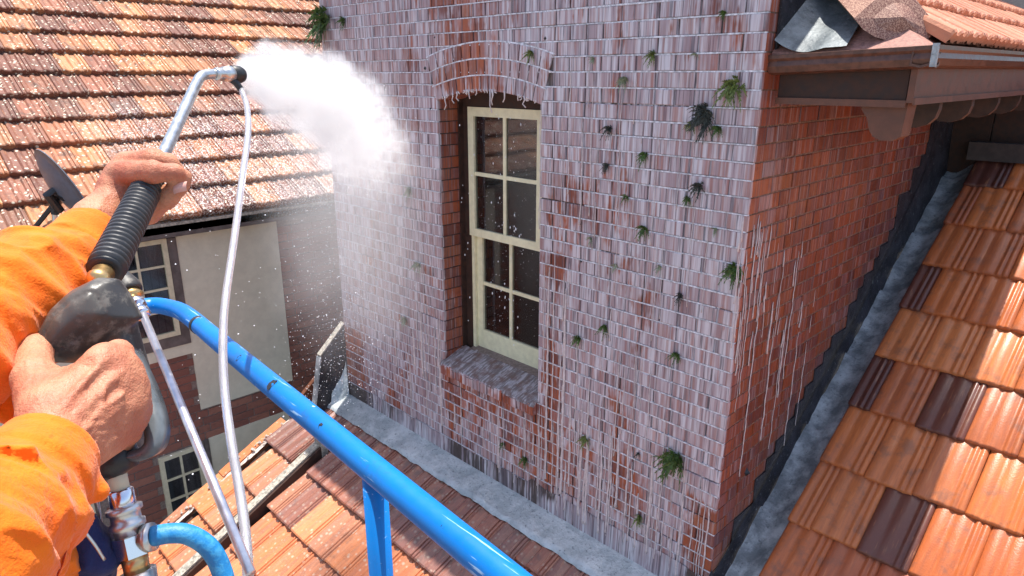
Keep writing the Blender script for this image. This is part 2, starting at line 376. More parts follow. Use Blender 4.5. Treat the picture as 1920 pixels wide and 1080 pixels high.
M_DROP = NT('water_droplet').set((.86, .87, .90), .1)

# ------------------------------------------------------------ ground
mb = MB(); mb.add([(-90, -90, -8), (90, -90, -8), (90, 90, -8), (-90, 90, -8)], [(0, 1, 2, 3)]); struct(mb.obj('ground', M_GRND))

# ------------------------------------------------------------ bricks
brick_cache = {}
def brick_mesh(l, d, h, axis, key, mats):
    """bevelled brick; visible face at local y=0 (axis 'Y') or x=0 (axis 'X'); origin at the face's lower corner"""
    k = (round(l, 3), round(d, 3), round(h, 3), axis, key)
    if k in brick_cache: return brick_cache[k]
    b = .0035; r = random.Random(hash(k) & 0xffff); j = lambda: r.uniform(-.0012, .0012)
    F = [(b, 0, b), (l-b, 0, b), (l-b, 0, h-b), (b, 0, h-b)]; E = [(0, b, 0), (l, b, 0), (l, b, h), (0, b, h)]; K = [(0, d, 0), (l, d, 0), (l, d, h), (0, d, h)]
    v = [(x+j(), y+j(), z+j()) for x, y, z in F+E]+K; f = [(0, 1, 2, 3)]
    for a in (0, 4):
        for i in range(4): f.append((a+(i+1) % 4, a+i, a+4+i, a+4+(i+1) % 4))
    f.append((8, 11, 10, 9))
    if axis == 'X': v = [(-y, x, z) for x, y, z in v]
    m = MB(); m.add(v, f); me = m.mesh('brick')
    for q in mats: me.materials.append(q)
    brick_cache[k] = me; return me
def emit_bricks(items, limit, parents, massname='brick_mass'):
    """items: (parentkey, l, d, h, axis, loc, mat, rz) ; the largest in view become objects, the rest one mass per parent"""
    sc_ = []
    for it in items:
        key, l, d, h, axis, loc, mt, tilt = it
        c = np.array(loc)+(np.array([l/2, 0, h/2]) if axis == 'Y' else np.array([0, l/2, h/2])); x, y, dep = pj(c)
        e = c+(np.array([l/2, 0, 0]) if axis == 'Y' else np.array([0, l/2, 0])); x2, y2, _ = pj(e)
        vis = dep > 0 and -30 < x < 1950 and -30 < y < 1110
        sc_.append((math.hypot(x2-x, y2-y)*2*h/dep*1280) if vis else 0)
    order = sorted(range(len(items)), key=lambda i: -sc_[i]); single = set(i for i in order[:limit] if sc_[i] > 0)
    mass = {}
    for i, it in enumerate(items):
        key, l, d, h, axis, loc, mt, tilt = it; me = brick_mesh(l, d, h, axis, mt.name+str(i % 3), [mt])
        if i in single:
            o = bpy.data.objects.new('brick', me); sc.collection.objects.link(o); o.parent = parents[key]; o.location = loc; o.rotation_euler = tilt
        else:
            m = mass.setdefault((key, mt.name), (MB(), mt))[0]
            R_ = np.array(Matrix.Rotation(tilt[1], 3, 'Y')) if axis == 'Y' else np.eye(3)
            v = np.array([q.co[:] for q in me.vertices])@R_.T+np.array(loc); m.add(v, [tuple(p.vertices) for p in me.polygons], random.random()*.98+.01)
    for (key, _), (m, mt) in mass.items(): stuff(m.obj(massname, mt, parents[key]))

CH = .086; BH = .078
tower = thing('brick_tower', 'tall red brick tower, wet milky front wall with one arched sash window', 'tower', (-2, 1.5, -8))
def part(name, mesh_mb, mt, par, smooth=False):
    o = mesh_mb.obj(name, mt, par, smooth); o.matrix_parent_inverse = Matrix.Translation(-Vector(par.location)) if par.parent is None else Matrix.Identity(4); return o
W0, W1, SILL, SPR, APX = -2.45, -1.42, -2.22, -.178, -.105
AC = ((W0+W1)/2, APX-1.84); AR = 1.84
ZT = 1.42; LX = -4.0; ZB = -3.12
# mortar cores
mb = MB()
def core(x0, x1, z0, z1): mb.box(x0, x1, .009, .245, z0, z1)
core(LX+.009, W0-.009, -8, ZT); core(W1+.009, -.012, -8, ZT); core(W0-.009, W1+.009, -8, SILL-.1); core(W0-.009, W1+.009, .06, ZT)
front = part('front_wall', mb, M_FJ, tower)
mb = MB(); mb.box(-.3, -.009, .245, 6, -8, ZT); mb.box(LX+.009, LX+.3, .245, 6, -8, ZT); mb.box(LX+.3, -.3, 5.7, 6, -8, ZT)
side = part('side_wall', mb, M_SJ, tower)
mb = MB(); mb.box(LX-.03, .03, -.03, 6.03, ZT, ZT+.12); part('coping', mb, M_SJ, tower)
mb = MB(); mb.box(LX+.3, -.3, 1.2, 1.25, -4, ZT-.01); mb.box(LX+.3, -.3, .25, 1.2, -3.6, -3.5); part('room_interior', mb, M_DARK, tower)
items = []
def zstep(y):
    P = ((-.1, -3.0), (.397, -2.60), (1.019, -2.086), (1.758, -1.595), (2.816, -.671), (3.08, -.199), (3.3, .2), (6.2, 3.))
    for (a, b), (c, d) in zip(P, P[1:]):
        if y < c: return b+(d-b)*(y-a)/(c-a)
    return 9
n0 = int((ZB-.35)/CH)-1; n1 = int(ZT/CH)
bed = MB(); bed2 = MB(); yend = {}
for n in range(n0, n1):
    z = n*CH+.02
    if z+BH > ZT: break
    inwin = z+BH > SILL+.0 and z < SPR+.03
    hd = n % 2 == 0
    def run(x0, x1, first):
        """fill x0..x1 from right to left"""
        x = x1; k = 0; L = []
        while x > x0+.02:
            l = (.111 if hd else .228); l += random.uniform(-.004, .004)
            if k == 0 and first: l = .111 if not hd else .228
            if k == 1 and first and not hd: l = .052 if False else .228
            if x-l < x0+.05: l = x-x0
            L.append((x-l, x)); x -= l+.010; k += 1
        return L
    segs = [(LX, W0), (W1, 0)] if inwin else [(LX, 0)]
    for (a, b) in segs:
        for x0, x1 in run(a, b, b == 0):
            cx, cz = (x0+x1)/2, z+BH/2; rr = math.hypot(cx-AC[0], cz-AC[1])
            ang = abs(math.atan2(cx-AC[0], cz-AC[1]))
            if rr < AR+.27 and ang < math.asin(.52/AR)*.96 and cz > SPR-.05: continue
            d = .105
            corner = x1 > -.001 or (inwin and (abs(x1-W0) < .001 or abs(x0-W1) < .001))
            if corner: d = .228 if (not hd if x1 > -.001 else hd) else .105
            yj = random.uniform(-.0025, .0015) if not corner else 0
            items.append(('f', x1-x0, d, BH, 'Y', (x0, yj, z), M_FB, (0, random.uniform(-.006, .006), 0)))
            if corner and x1 < -.01 and d < .2:
                pass
        xx_ = a+.004
        while xx_ < b-.003:
            x2_ = min(b-.003, xx_+random.uniform(.08, .4)); sg_ = random.uniform(0, .0015)
            if random.random() > .03: bed.box(xx_, x2_, random.uniform(-.003, .002), .02, z+BH+.0005-sg_, z+CH+random.uniform(-.0018, .0002))
            xx_ = x2_
    if inwin and not hd:      # second reveal bricks on the left and right jamb
        for xx in (W0-.1, W1):
            me_x = xx
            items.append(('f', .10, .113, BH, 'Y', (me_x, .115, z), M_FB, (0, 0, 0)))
    # side wall
    y = .114 if hd else .237
    if hd: pass
    y = .237 if not hd else .114
    y_last = y-.009
    while y < 5.9:
        l = (.228 if not hd else .111)+random.uniform(-.004, .004)
        if z+BH*.3 < zstep(y+l*.8): break
        if y > 3.35 and z > -1: break
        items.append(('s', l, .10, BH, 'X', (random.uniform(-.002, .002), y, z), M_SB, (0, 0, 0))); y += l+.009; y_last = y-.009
    yend[n] = y_last
    ys = .0
    yy = .02
    while yy < 3.3 and zstep(yy) < z: yy += .03
    bed2.box(-.02, -.0035, .004, max(.3, yy), z+BH-.0005, z+CH+.0005)
o = bed.obj('bed_joint', M_LIME, front); stuff(o)
o = bed2.obj('bed_joint', M_SJ2, side); stuff(o)
front_inv = Matrix.Translation(-Vector(tower.location))
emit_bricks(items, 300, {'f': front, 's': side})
# side wall mortar must stop at the stepped flashing: dark lead cladding covers below it
# arch rings
arch = thing('arch', '', ''); del arch['label'], arch['category']; arch.parent = tower; arch.matrix_parent_inverse = front_inv
A = math.asin(.52/AR)
def arcpt(r, a): return AC[0]+r*math.sin(a), AC[1]+r*math.cos(a)
for ring in range(3):
    r0 = AR+ring*.105+.002; r1 = r0+.097; nB = 13+(1 if ring == 1 else 0); am = A*(1.0+.0*ring)
    for k in range(nB):
        a0 = -am+2*am*k/nB+.0022; a1 = -am+2*am*(k+1)/nB-.0022; y0 = random.uniform(-.007, -.003); b = .003
        def q(r, a, y): X_, Z_ = arcpt(r, a); return (X_, y, Z_)
        da = b/AR; F = [q(r0+b, a0+da, y0), q(r0+b, a1-da, y0), q(r1-b, a1-da, y0), q(r1-b, a0+da, y0)]
        E_ = [q(r0, a0, y0+b), q(r0, a1, y0+b), q(r1, a1, y0+b), q(r1, a0, y0+b)]; K = [q(r0, a0, .228), q(r0, a1, .228), q(r1, a1, .228), q(r1, a0, .228)]
        m_ = MB(); f = [(0, 1, 2, 3)]+[(a+(i+1) % 4, a+i, a+4+i, a+4+(i+1) % 4) for a in (0, 4) for i in range(4)]+[(8, 11, 10, 9)]
        m_.add(F+E_+K, f); m_.obj('brick', M_FB, arch)
m_ = MB()      # milky bedding between the rings
for ring in range(4):
    r0 = AR+ring*.105-.006; N = 26
    for k in range(N):
        a0 = -A*1.02+2*A*1.02*k/N; a1 = -A*1.02+2*A*1.02*(k+1)/N
        P = [arcpt(r0, a0), arcpt(r0, a1), arcpt(r0+.009, a1), arcpt(r0+.009, a0)]
        if ring == 0: continue
        prism(m_, [(x, -.003, z) for x, z in P], (0, .2, 0))
stuff(m_.obj('bed_joint', M_LIME, arch))
# sill of rowlock bricks, mossy cement on top
sill = thing('window_sill', '', ''); del sill['label'], sill['category']; sill.parent = tower; sill.matrix_parent_inverse = front_inv
N = 13
for k in range(N):
    x0 = W0-.0+(W1-W0)*k/N+.003; x1 = W0+(W1-W0)*(k+1)/N-.003; y0 = -.05+random.uniform(-.006, .006); m_ = MB()
    prism(m_, [(x0, y0, SILL-.085), (x0, y0, SILL-.004), (x0, .19, SILL+.075), (x0, .19, SILL-.1)], (x1-x0, 0, 0)); m_.obj('brick', M_FB, sill)
def silltop(u, v):
    x = W0-.01+(W1-W0+.02)*u; y = -.055+.26*v; e = abs(u-.5)*2; z = SILL+.004+.083*v+.005*float(vnoise(np.array([x, y, 0]), 38, 3))-(.018 if v < .05 else 0)
    return (x, y+(.008*float(vnoise(np.array([x, 0, 0]), 60, 5)) if v < .3 else 0), z)
m_ = MB(); grid(m_, silltop, 60, 16)
def _moss():
    m = NT('mossy_cement'); p = m.pos(); n = m.noise(m.vmul(p, (1.5, .25, .25)), 32, 5, .7); n2 = m.noise(p, 16, 3)
    c = m.mix(m.ss(n, .42, .6), (.16, .13, .13), (.42, .39, .41)); c = m.mix(m.ss(n2, .45, .65, 0, .75), c, (.15, .08, .065)); m.bump(n, .5, .006); return m.set(c, .5)
M_MOSS = _moss(); m_.obj('cement_topping', M_MOSS, sill, True)
# window
win = thing('sash_window', '', ''); del win['label'], win['category']; win.parent = tower; win.matrix_parent_inverse = front_inv
m_ = MB()
m_.box(W0, W0+.085, .235, .36, SILL, -.1); m_.box(W1-.085, W1, .235, .36, SILL, -.1); m_.box(W0+.085, W1-.085, .225, .36, -.24, -.08); m_.box(W0, W0+.012, .19, .235, SILL, -.15)
m_.obj('box_frame', M_DWOOD, win)
m_ = MB(); prism(m_, [(W0+.085, .19, SILL+.06), (W0+.085, .19, SILL+.085), (W0+.085, .36, SILL+.12), (W0+.085, .36, SILL+.06)], (W1-W0-.17, 0, 0)); m_.obj('timber_sill', M_SJ, win)
def sash(y, x0, x1, z0, z1, stile, top, bot, rows, name):
    f = MB(); f.box(x0, x0+stile, y, y+.04, z0, z1); f.box(x1-stile, x1, y, y+.04, z0, z1); f.box(x0+stile, x1-stile, y+.001, y+.039, z0, z0+bot); f.box(x0+stile, x1-stile, y+.001, y+.039, z1-top, z1)
    fo = f.obj('sash_frame', M_CREAM, win); g0, g1 = z0+bot, z1-top; gx0, gx1 = x0+stile, x1-stile; mx = (gx0+gx1)/2
    b = MB(); b.box(mx-.014, mx+.014, y+.006, y+.034, g0, g1)
    zs = [g0+(g1-g0)*i/rows for i in range(rows+1)]
    for z in zs[1:-1]: b.box(gx0, mx-.014, y+.008, y+.032, z-.014, z+.014); b.box(mx+.014, gx1, y+.008, y+.032, z-.014, z+.014)
    b.obj('glazing_bar', M_CREAM, fo)
    for a, c in ((gx0, mx-.014), (mx+.014, gx1)):
        for i in range(rows):
            p = MB(); p.box(a, c, y+.018, y+.022, zs[i]+(.014 if i else 0), zs[i+1]-(.014 if i < rows-1 else 0)); p.obj('pane', M_GLASS, fo)
sash(.215, -2.365, -1.595, -1.19, -.225, .062, .065, .06, 2, 'upper')
sash(.262, -2.335, -1.595, -2.125, -1.155, .062, .03, .16, 2, 'lower')
m_ = MB(); m_.box(-2.365, -2.335, .235, .30, SILL+.09, -1.19); m_.obj('parting_bead', M_CREAM, win)
m_ = MB()
for k in range(8): m_.box(-2.36+.045*k, -2.33+.045*k, .42+.012*(k % 2), .44+.012*(k % 2), -2.1, -.25) if k in (0, 1, 3, 4) else None
m_.obj('curtain', M_CURT, win)
m_ = MB(); m_.box(-2.4, -1.5, .6, .62, -1.22, -1.16); m_.box(-2.4, -1.5, .9, .92, -.9, -.6); m_.obj('shelf', M_SJ, win)
# droplets clinging to the glass and falling past it
m_ = MB()
def blob(mb, p, r, st=1.):
    mb.add([p+np.array(q)*r*np.array([1, 1, st]) for q in ((1,0,0),(-1,0,0),(0,1,0),(0,-1,0),(0,0,1),(0,0,-1))], [(0,2,4),(2,1,4),(1,3,4),(3,0,4),(2,0,5),(1,2,5),(3,1,5),(0,3,5)])
for k in range(260):
    x = random.uniform(-2.28, -1.66); z = random.uniform(-2.0, -.3); blob(m_, np.array([x, (.23 if z > -1.15 else .278)-.002, z]), random.uniform(.001, .0024), random.uniform(1, 2.2))
for k in range(70):
    c = random.choice([(-1.78, 0), (-1.70, 0), (-1.9, 0), (-2.2, 0)]); blob(m_, np.array([c[0]+random.gauss(0, .012), random.uniform(.0, .12), random.uniform(-1.9, -.25)]), random.uniform(.003, .006), random.uniform(1, 2.6))
stuff(m_.obj('water_droplets', M_DROP, win))

# plinth upstand of the apron flashing, then the apron itself
PL = math.tan(math.radians(27)); ZR0 = -3.09                 # lower roof plane z = ZR0 + PL*y
m_ = MB()
def ups(u, v):
    x = -4.02+4.03*u; z = ZR0-.02+(.20-.02*float(vnoise(np.array([x, 0, 0]), 9, 2))+.04*(x > -1.5))*v; return (x, -.006-.004*(1-v)-.003*float(vnoise(np.array([x, 0, z]), 20, 4)), z)
grid(m_, ups, 90, 6); lower = thing('tiled_roof', 'lower terracotta roof sloping away below the front wall, grey lead apron along its top', 'roof', (-2, -.5, -3.4))
linv = Matrix.Translation(-Vector(lower.location))
def sub(o, par): o.matrix_parent_inverse = Matrix.Translation(-Vector(par.location)); return o
sub(m_.obj('upstand', M_PLINTH, lower, True), lower)
m_ = MB()
def apron(u, v):
    x = -4.06+4.25*u; y = -.004-.225*v; base = ZR0+.048+PL*y*.66
    w_ = .012*float(vnoise(np.array([x, y*.6, 0]), 7, 8))+.006*float(vnoise(np.array([x, y, 0]), 24, 9)); y += .012*float(vnoise(np.array([x, 0, 1]), 11, 3))*v
    z = base+w_*v-(.0 if v < .96 else .02)
    if v < .08: z -= .0
    return (x, y, z)
grid(m_, apron, 160, 12); sub(m_.obj('lead_apron', M_WLEAD, lower, True), lower)

# ------------------------------------------------------------ roof tiles
TPR = [(0, 4), (.035, 17), (.11, 21), (.20, 10), (.38, 6), (.44, 17), (.53, 20), (.61, 9), (.73, 8), (.775, 19), (.82, 19), (.84, 10), (.875, 10), (.895, 20), (.945, 20), (.965, 11), (1.0, 10)]
RPR = [(0, 5), (.04, 12), (.12, 16), (.22, 15), (.29, 10), (.33, 8), (.40, 13), (.50, 17), (.60, 14), (.67, 8), (.72, 6), (.75, 15), (.80, 16), (.83, 8), (.86, 8), (.89, 16), (.95, 15), (1, 6)]
def tile_mesh(wd, L, mats, butt=.03, seed=0, amp=1.25, half=False):
    wetr = mats[0].name in ('wet_glazed_terracotta', 'dark_burnt_terracotta'); TPR = [q for q in (RPR if wetr else globals()['TPR']) if not half or q[0] >= .5]
    r = random.Random(seed); top = []; n = len(TPR); v = []; f = []
    for yy, lift in ((0, butt+.004), (.012, butt+.008), (L, .0)):
        for u, h in TPR: v.append((u*wd+r.uniform(-.0008, .0008), yy+r.uniform(-.001, .001), lift+h*.001*amp+r.uniform(-.0006, .0006)-(.003 if yy == 0 else 0)))
    for i in range(2):
        for k in range(n-1): f.append((i*n+k, i*n+k+1, (i+1)*n+k+1, (i+1)*n+k))
    o = len(v)
    for u, h in TPR: v.append((u*wd, .001, lift if False else max(0, h*.001*amp*.8-.002)))   # scalloped underside at the butt
    for k in range(n-1): f.append((k, o+k, o+k+1, k+1))
    o2 = len(v); v += [(TPR[0][0]*wd, L, -.012), (wd, L, -.012)]
    f.append((0, n, 2*n, o2, o)); f.append((n-1, o+n-1, o2+1, 3*n-1, 2*n-1))
    f.append((o, o2, o2+1, o+n-1))
    m = MB(); m.add(v, f); me = m.mesh('tile', wetr)
    for q in mats: me.materials.append(q)
    return me
def tile_roof(par, O, a, s, wd, gauge, rows, cols, mats_fn, keep, butt=.03, stagger=True, limit=300, off=0., edge=None):
    """O: a point on the lowest butt line, a: unit across, s: unit up-slope"""
    O = np.array(O, float); a = np.array(a, float); s = np.array(s, float); n = np.cross(a, s); rot = Matrix([[a[i], s[i], n[i]] for i in range(3)]).to_4x4()
    var = {}; todo = []
    for j in rows:
        for i in cols:
            p = O+a*(i*wd+(wd/2 if stagger and j % 2 else 0)+off)+s*(j*gauge); c = p+a*wd/2+s*gauge/2
            hf = edge is not None and p[0] < edge-.1 and p[0]+wd*.5 > edge-.07
            if not (keep(c, i, j) or (hf and keep(c+a*wd*.5, i, j))): continue
            x, y, d = pj(c); vis = d > 0 and -80 < x < 2000 and -80 < y < 1160; todo.append((0 if vis else 1, d, p, mats_fn(i, j, c), hf))
    todo.sort(key=lambda t: (t[0], t[1])); mass = {}
    for q, (nv, d, p, mt, hf) in enumerate(todo):
        vk = (mt.name, q % 4, hf)
        if vk not in var: var[vk] = tile_mesh(wd+.0, gauge+.075, [mt], butt, q, half=hf)
        me = var[vk]; p = p+n*random.uniform(-.003, .003)+a*random.uniform(-.002, .002)+s*random.uniform(-.005, .005)
        if q < limit and not nv:
            o = bpy.data.objects.new('tile', me); sc.collection.objects.link(o); o.parent = par
            o.matrix_parent_inverse = Matrix.Translation(-Vector(par.location)); r_ = rot.copy(); r_.translation = Vector(p)
            o.matrix_basis = r_@Matrix.Rotation(random.uniform(-.008, .008), 4, 'Z')@Matrix.Rotation(random.uniform(-.01, .01), 4, 'Y')
        else:
            m, _ = mass.setdefault(mt.name, (MB(), mt)); V = np.array([k.co[:] for k in me.vertices])@np.array([a, s, n])+p
            m.add(V, [tuple(k.vertices) for k in me.polygons], random.random()*.98+.01)
    for m, mt in mass.values(): stuff(sub(m.obj('tile_mass', mt, par), par))

# lower roof
cl = math.cos(math.radians(27)); sl_ = math.sin(math.radians(27)); GL = .37/cl
O = (-4.36, -.735-.37*6, ZR0+PL*(-.735-.37*6))
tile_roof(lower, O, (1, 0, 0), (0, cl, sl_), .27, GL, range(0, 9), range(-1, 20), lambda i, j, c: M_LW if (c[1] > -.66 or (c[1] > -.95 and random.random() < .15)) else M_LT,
          lambda c, i, j: -4.36 < c[0] < .3 and c[1] < -.1 and abs(c[0]+3.66) > .07 and c[1] > -2.9, .042)
m_ = MB(); prism(m_, [(-4.36, 0, ZR0-.03), (-4.36, -3.0, ZR0-3*PL-.03), (-4.36, -3.0, ZR0-3*PL-.12), (-4.36, 0, ZR0-.12)], (4.9, 0, 0)); sub(m_.obj('roof_deck', M_DWOOD, lower), lower)
m_ = MB()
for k in range(9):       # verge caps along the open left edge
    y1 = -.5-.33*k; zc = lambda y: ZR0+PL*y
    m_.v = []; m_.f = []; m_.r = []; m_.m = []
    prism(m_, [(-4.52, y1, zc(y1)+.02+.012*(k % 2)), (-4.52, y1-.345, zc(y1-.345)+.035), (-4.52, y1-.345, zc(y1-.345)-.055), (-4.52, y1, zc(y1)-.07)], (.12+random.uniform(-.01, .01), 0, 0))
    sub(m_.obj('verge_tile', M_LT, lower), lower); m_ = MB()
m_ = MB()
grid(m_, lambda u, v: (-4.40+.05*v, -.45-2.8*u, ZR0+PL*(-.45-2.8*u)+.018+.012*float(vnoise(np.array([v*.3, u*2.8, 0]), 22, 4))), 70, 3)
for k in range(26):
    y = -.5-random.random()*1.6; blob(m_, np.array([-4.40+random.uniform(-.05, .05), y, ZR0+PL*y+.045]), random.uniform(.008, .022))
stuff(sub(m_.obj('bedding_mortar', M_MORT, lower), lower))
# weathered timber batten lying down the slope
def slab(mb, x0, x1, ya, yb, h0, h1):
    z = lambda y: ZR0+PL*y; prism(mb, [(x0, ya, z(ya)+h0), (x0, yb, z(yb)+h0), (x0, yb, z(yb)+h1), (x0, ya, z(ya)+h1)], (x1-x0, 0, 0))
m_ = MB(); slab(m_, -3.70, -3.60, -.56, -3.0, -.02, .115); o = m_.obj('timber_curb', M_DWOOD); tag(o, 'dark timber curb with weathered grey capping running down the lower roof', 'timber curb')
m_ = MB(); slab(m_, -3.71, -3.625, -.55, -3.0, .118, .137); c2 = m_.obj('capping', M_GWOOD, o)
m_ = MB(); slab(m_, -3.72, -3.59, -.50, -.56, -.02, .20); m_.obj('end_block', M_GWOOD, o)
# lead lined cheek board at the tower's left corner
m_ = MB(); P4 = [onX(645, 607, -4.05), onX(602, 668, -4.05), onX(592, 775, -4.05), onX(606, 800, -4.05), (-4.05, .05, -3.12)]
prism(m_, P4, (-.05, 0, 0)); o = m_.obj('cheek_board', M_DLEAD); tag(o, 'upright dark lead covered cheek board at the foot of the tower\'s left corner', 'board')
m_ = MB(); a_, b_ = np.array(P4[0]), np.array(P4[1]); e = np.array([0, 0, .012]); prism(m_, [a_+e+np.array([.008, 0, 0]), b_+e+np.array([.008, -.01, 0]), b_-e*.3+np.array([.008, -.01, 0]), a_-e*.3+np.array([.008, 0, 0])], (-.066, 0, 0)); m_.obj('cap_strip', M_GWOOD, o)
m_ = MB(); c_ = np.array(P4[2]); prism(m_, [b_+np.array([.012, -.004, -.01]), c_+np.array([.012, -.004, 0]), c_+np.array([-.062, -.004, 0]), b_+np.array([-.062, -.004, -.01])], (0, -.012, 0)); m_.obj('end_strip', M_LEAD, o)
m_ = MB()
TQ = [np.array(q) for q in ((-4.02, -.0, -2.70), (-3.965, -.022, -3.05), (-4.06, -.16, -2.98), (-4.0, -.215, -3.155))]
def tray(u, v):
    p = (TQ[0]*(1-u)+TQ[1]*u)*(1-v)+(TQ[2]*(1-u)+TQ[3]*u)*v; n = float(vnoise(p, 26, 5)); return p+np.array([.3, -.6, .3])*.008*n+np.array([0, .02, -.03])*math.sin(v*3.14)*(1-u)
grid(m_, tray, 16, 10); sub(m_.obj('lead_tray', M_WLEAD, lower, True), lower)
m_ = MB(); Pa = onX(641, 648, -4.36); Pb = onX(545, 770, -4.36); prism(m_, [Pa, Pb, Pb-np.array([0, 0, .09]), Pa-np.array([0, 0, .09])], (-.05, 0, 0)); o = m_.obj('barge_board', M_BWOOD, lower); sub(o, lower)

# right-hand roof
RM = .655; RZ = lambda y: -1.582+RM*(y-1.962); an = math.atan(RM); GR = .376/math.cos(an)
right = thing('tiled_roof', 'wet orange and dark brown tiled roof beside the tower, climbing under the eave', 'roof', (1.2, 1, -2.2))
dark_px = ((1760, 760), (1680, 985), (1590, 870), (1870, 350), (1640, 700), (1655, 950), (1690, 500), (1750, 520), (1500, 1000), (1575, 880))
def rmat(i, j, c):
    x, y, d = pj(c)
    for a_, b_ in dark_px:
        if abs(x-a_) < 34 and abs(y-b_) < 40: return M_RD
    return M_RT
tile_roof(right, (.29, .453-.376*5, RZ(.453-.376*5)), (1, 0, 0), (0, math.cos(an), math.sin(an)), .262, GR, range(0, 13), range(-1, 14), rmat,
          lambda c, i, j: c[0] > .30 and c[1] < 3.3, .024, True, 300, -.05, .29)
m_ = MB(); prism(m_, [(.3, -1.6, RZ(-1.6)-.05), (.3, 3.5, RZ(3.5)-.05), (.3, 3.5, RZ(3.5)-.15), (.3, -1.6, RZ(-1.6)-.15)], (3.8, 0, 0)); sub(m_.obj('roof_deck', M_DWOOD, right), right)
m_ = MB()
def vtray(u, v):
    y = -1.2+4.6*u; x = .03+.275*v; prof = -.115+.012*math.cos(v*9.4)+.11*v**1.5; j = (y/.55) % 1
    z = RZ(y)+prof-.015+.02*j*(1-v*.5)+.014*float(vnoise(np.array([x*1.2, y, 0]), 13, 6)); return (x+.012*float(vnoise(np.array([0, y, 0]), 9, 2)), y, z)
grid(m_, vtray, 220, 16); sub(m_.obj('lead_valley', M_LEAD, right, True), right)
m_ = MB()
def vup(u, v):
    y = -1.2+4.6*u; x = .010+.026*(1-v)**2+.0025*float(vnoise(np.array([0, y, v]), 8, 6)); zt = (zstep(y) if y > 0 else RZ(y)+.2)
    z = RZ(y)-.13+(max(zt-.12, RZ(y)+.02)-RZ(y)+.13)*v; return (x, y, z)
grid(m_, vup, 200, 8); sub(m_.obj('stepped_flashing', M_DLEAD, right, True), right)
for n in sorted(yend):
    z = n*CH+.02; ye = yend[n]+.003
    if z < -2.95 or z > .0: continue
    m_ = MB(); e0 = .0022+.00013*n; m_.box(e0, e0+.006, ye+random.uniform(-.004, .004), ye+.5, z-.14, z+CH-.008); sub(m_.obj('flashing_step', M_DLEAD, right), right)
# dark timber wall where the roof ends, with its sill beam
m_ = MB(); m_.box(.0, 4.5, 3.42, 3.5, -1.3, .05)
wl = thing('lean_to_wall', 'dark timber wall in shade behind the top of the right roof, under the eave', 'wall', (1, 3.45, -1)); sub(m_.obj('wall_panel', M_DLEAD, wl), wl)
for k in range(16):
    m_ = MB(); x = .02+k*.28; m_.box(x, x+.27, 3.395, 3.418, -1.2, -.02); sub(m_.obj('board', M_DWOOD, wl), wl)
m_ = MB(); m_.box(.18, 4.5, 3.28, 3.39, -.65, -.51); sub(m_.obj('beam', simple('dark_beam', (.055, .04, .035), .75, 0, .3, 20), wl), wl)

# upper roof with eave
upr = thing('tiled_roof', 'upper salmon tiled roof corner with brown gutter and eave at the top right', 'roof', (.3, 2, .1))
U = lambda o: sub(o, upr)
GX, GY = .70, .07; UM = .65
# fascia boards
m_ = MB(); m_.box(.03, .595, .118, .14, -.125, .035); U(m_.obj('fascia', M_DWOOD, upr))  # darker timber on this side paints in the shade of its face
m_ = MB(); m_.box(.025, .60, .108, .118, -.135, -.105); U(m_.obj('trim', M_BWOOD, upr))
m_ = MB(); m_.box(.602, .628, .105, 4.6, -.115, .05); U(m_.obj('fascia', M_BWOOD, upr))
m_ = MB(); m_.box(.628, .636, .105, 4.6, -.123, -.095); U(m_.obj('trim', M_BWOOD, upr))
m_ = MB(); m_.box(.0, .60, .142, 4.6, .035, .05); U(m_.obj('soffit_board', M_DWOOD, upr))
y = .43
M_RAFT = simple('shade_dark_rafter', (.06, .03, .02), .6, 0, .3, 20)  # brown darkened to carry the shade on the rafter faces
for k in range(9):       # rounded rafter ends
    m_ = MB(); yy = .62+.6*k; P = [(x_, yy, z_) for x_, z_ in [(.0, .03), (.598, .03), (.598, -.16), (.588, -.20), (.56, -.232), (.51, -.25), (.45, -.245), (.40, -.21), (.38, -.15), (.0, -.10)]]
    prism(m_, P, (0, .055, 0)); U(m_.obj('rafter', M_RAFT, upr))
m_ = MB(); prism(m_, [(.40, .15, -.105), (.412, .15, -.15), (.44, .15, -.185), (.455, .15, -.235), (.475, .15, -.265), (.51, .15, -.28), (.56, .15, -.28), (.59, .15, -.26), (.60, .15, -.105)], (0, .12, 0)); U(m_.obj('bracket', M_BWOOD, upr))
# gutter
def gutter(name, A0, A1, outv, mt):
    A0 = np.array(A0, float); A1 = np.array(A1, float); o_ = np.array(outv, float); pr = [(-.085, .075), (-.09, .0), (-.05, -.01), (-.012, 0), (.0, .028), (-.006, .05), (.004, .062), (.004, .078), (-.008, .080), (-.010, .066), (-.018, .05), (-.012, .03), (-.02, .008), (-.05, .0), (-.082, .008), (-.078, .075)]
    m_ = MB(); n = len(pr); v = []
    for A_ in (A0, A1): v += [A_+o_*x+np.array([0, 0, z]) for x, z in pr]
    m_.add(v, [(i, (i+1) % n, n+(i+1) % n, n+i) for i in range(n)]+[tuple(range(n))[::-1], tuple(range(n, 2*n))]); return U(m_.obj(name, mt, upr))
gutter('gutter', (.0, GY-.03, -.008+.015), (GX-.004, GY-.03, .035), (0, -1, 0), M_BGUT)
gutter('gutter', (GX, GY-.03, .036), (GX, 4.6, .055), (1, 0, 0), M_BGUT)
m_ = MB(); m_.box(GX-.012, GX+.009, GY-.045, GY-.024, .03, .12); U(m_.obj('gutter_bracket', M_LEAD, upr))
M_BED = simple('pinkish_bedding', (.34, .17, .135), .8, 0, .3, 60, .4)
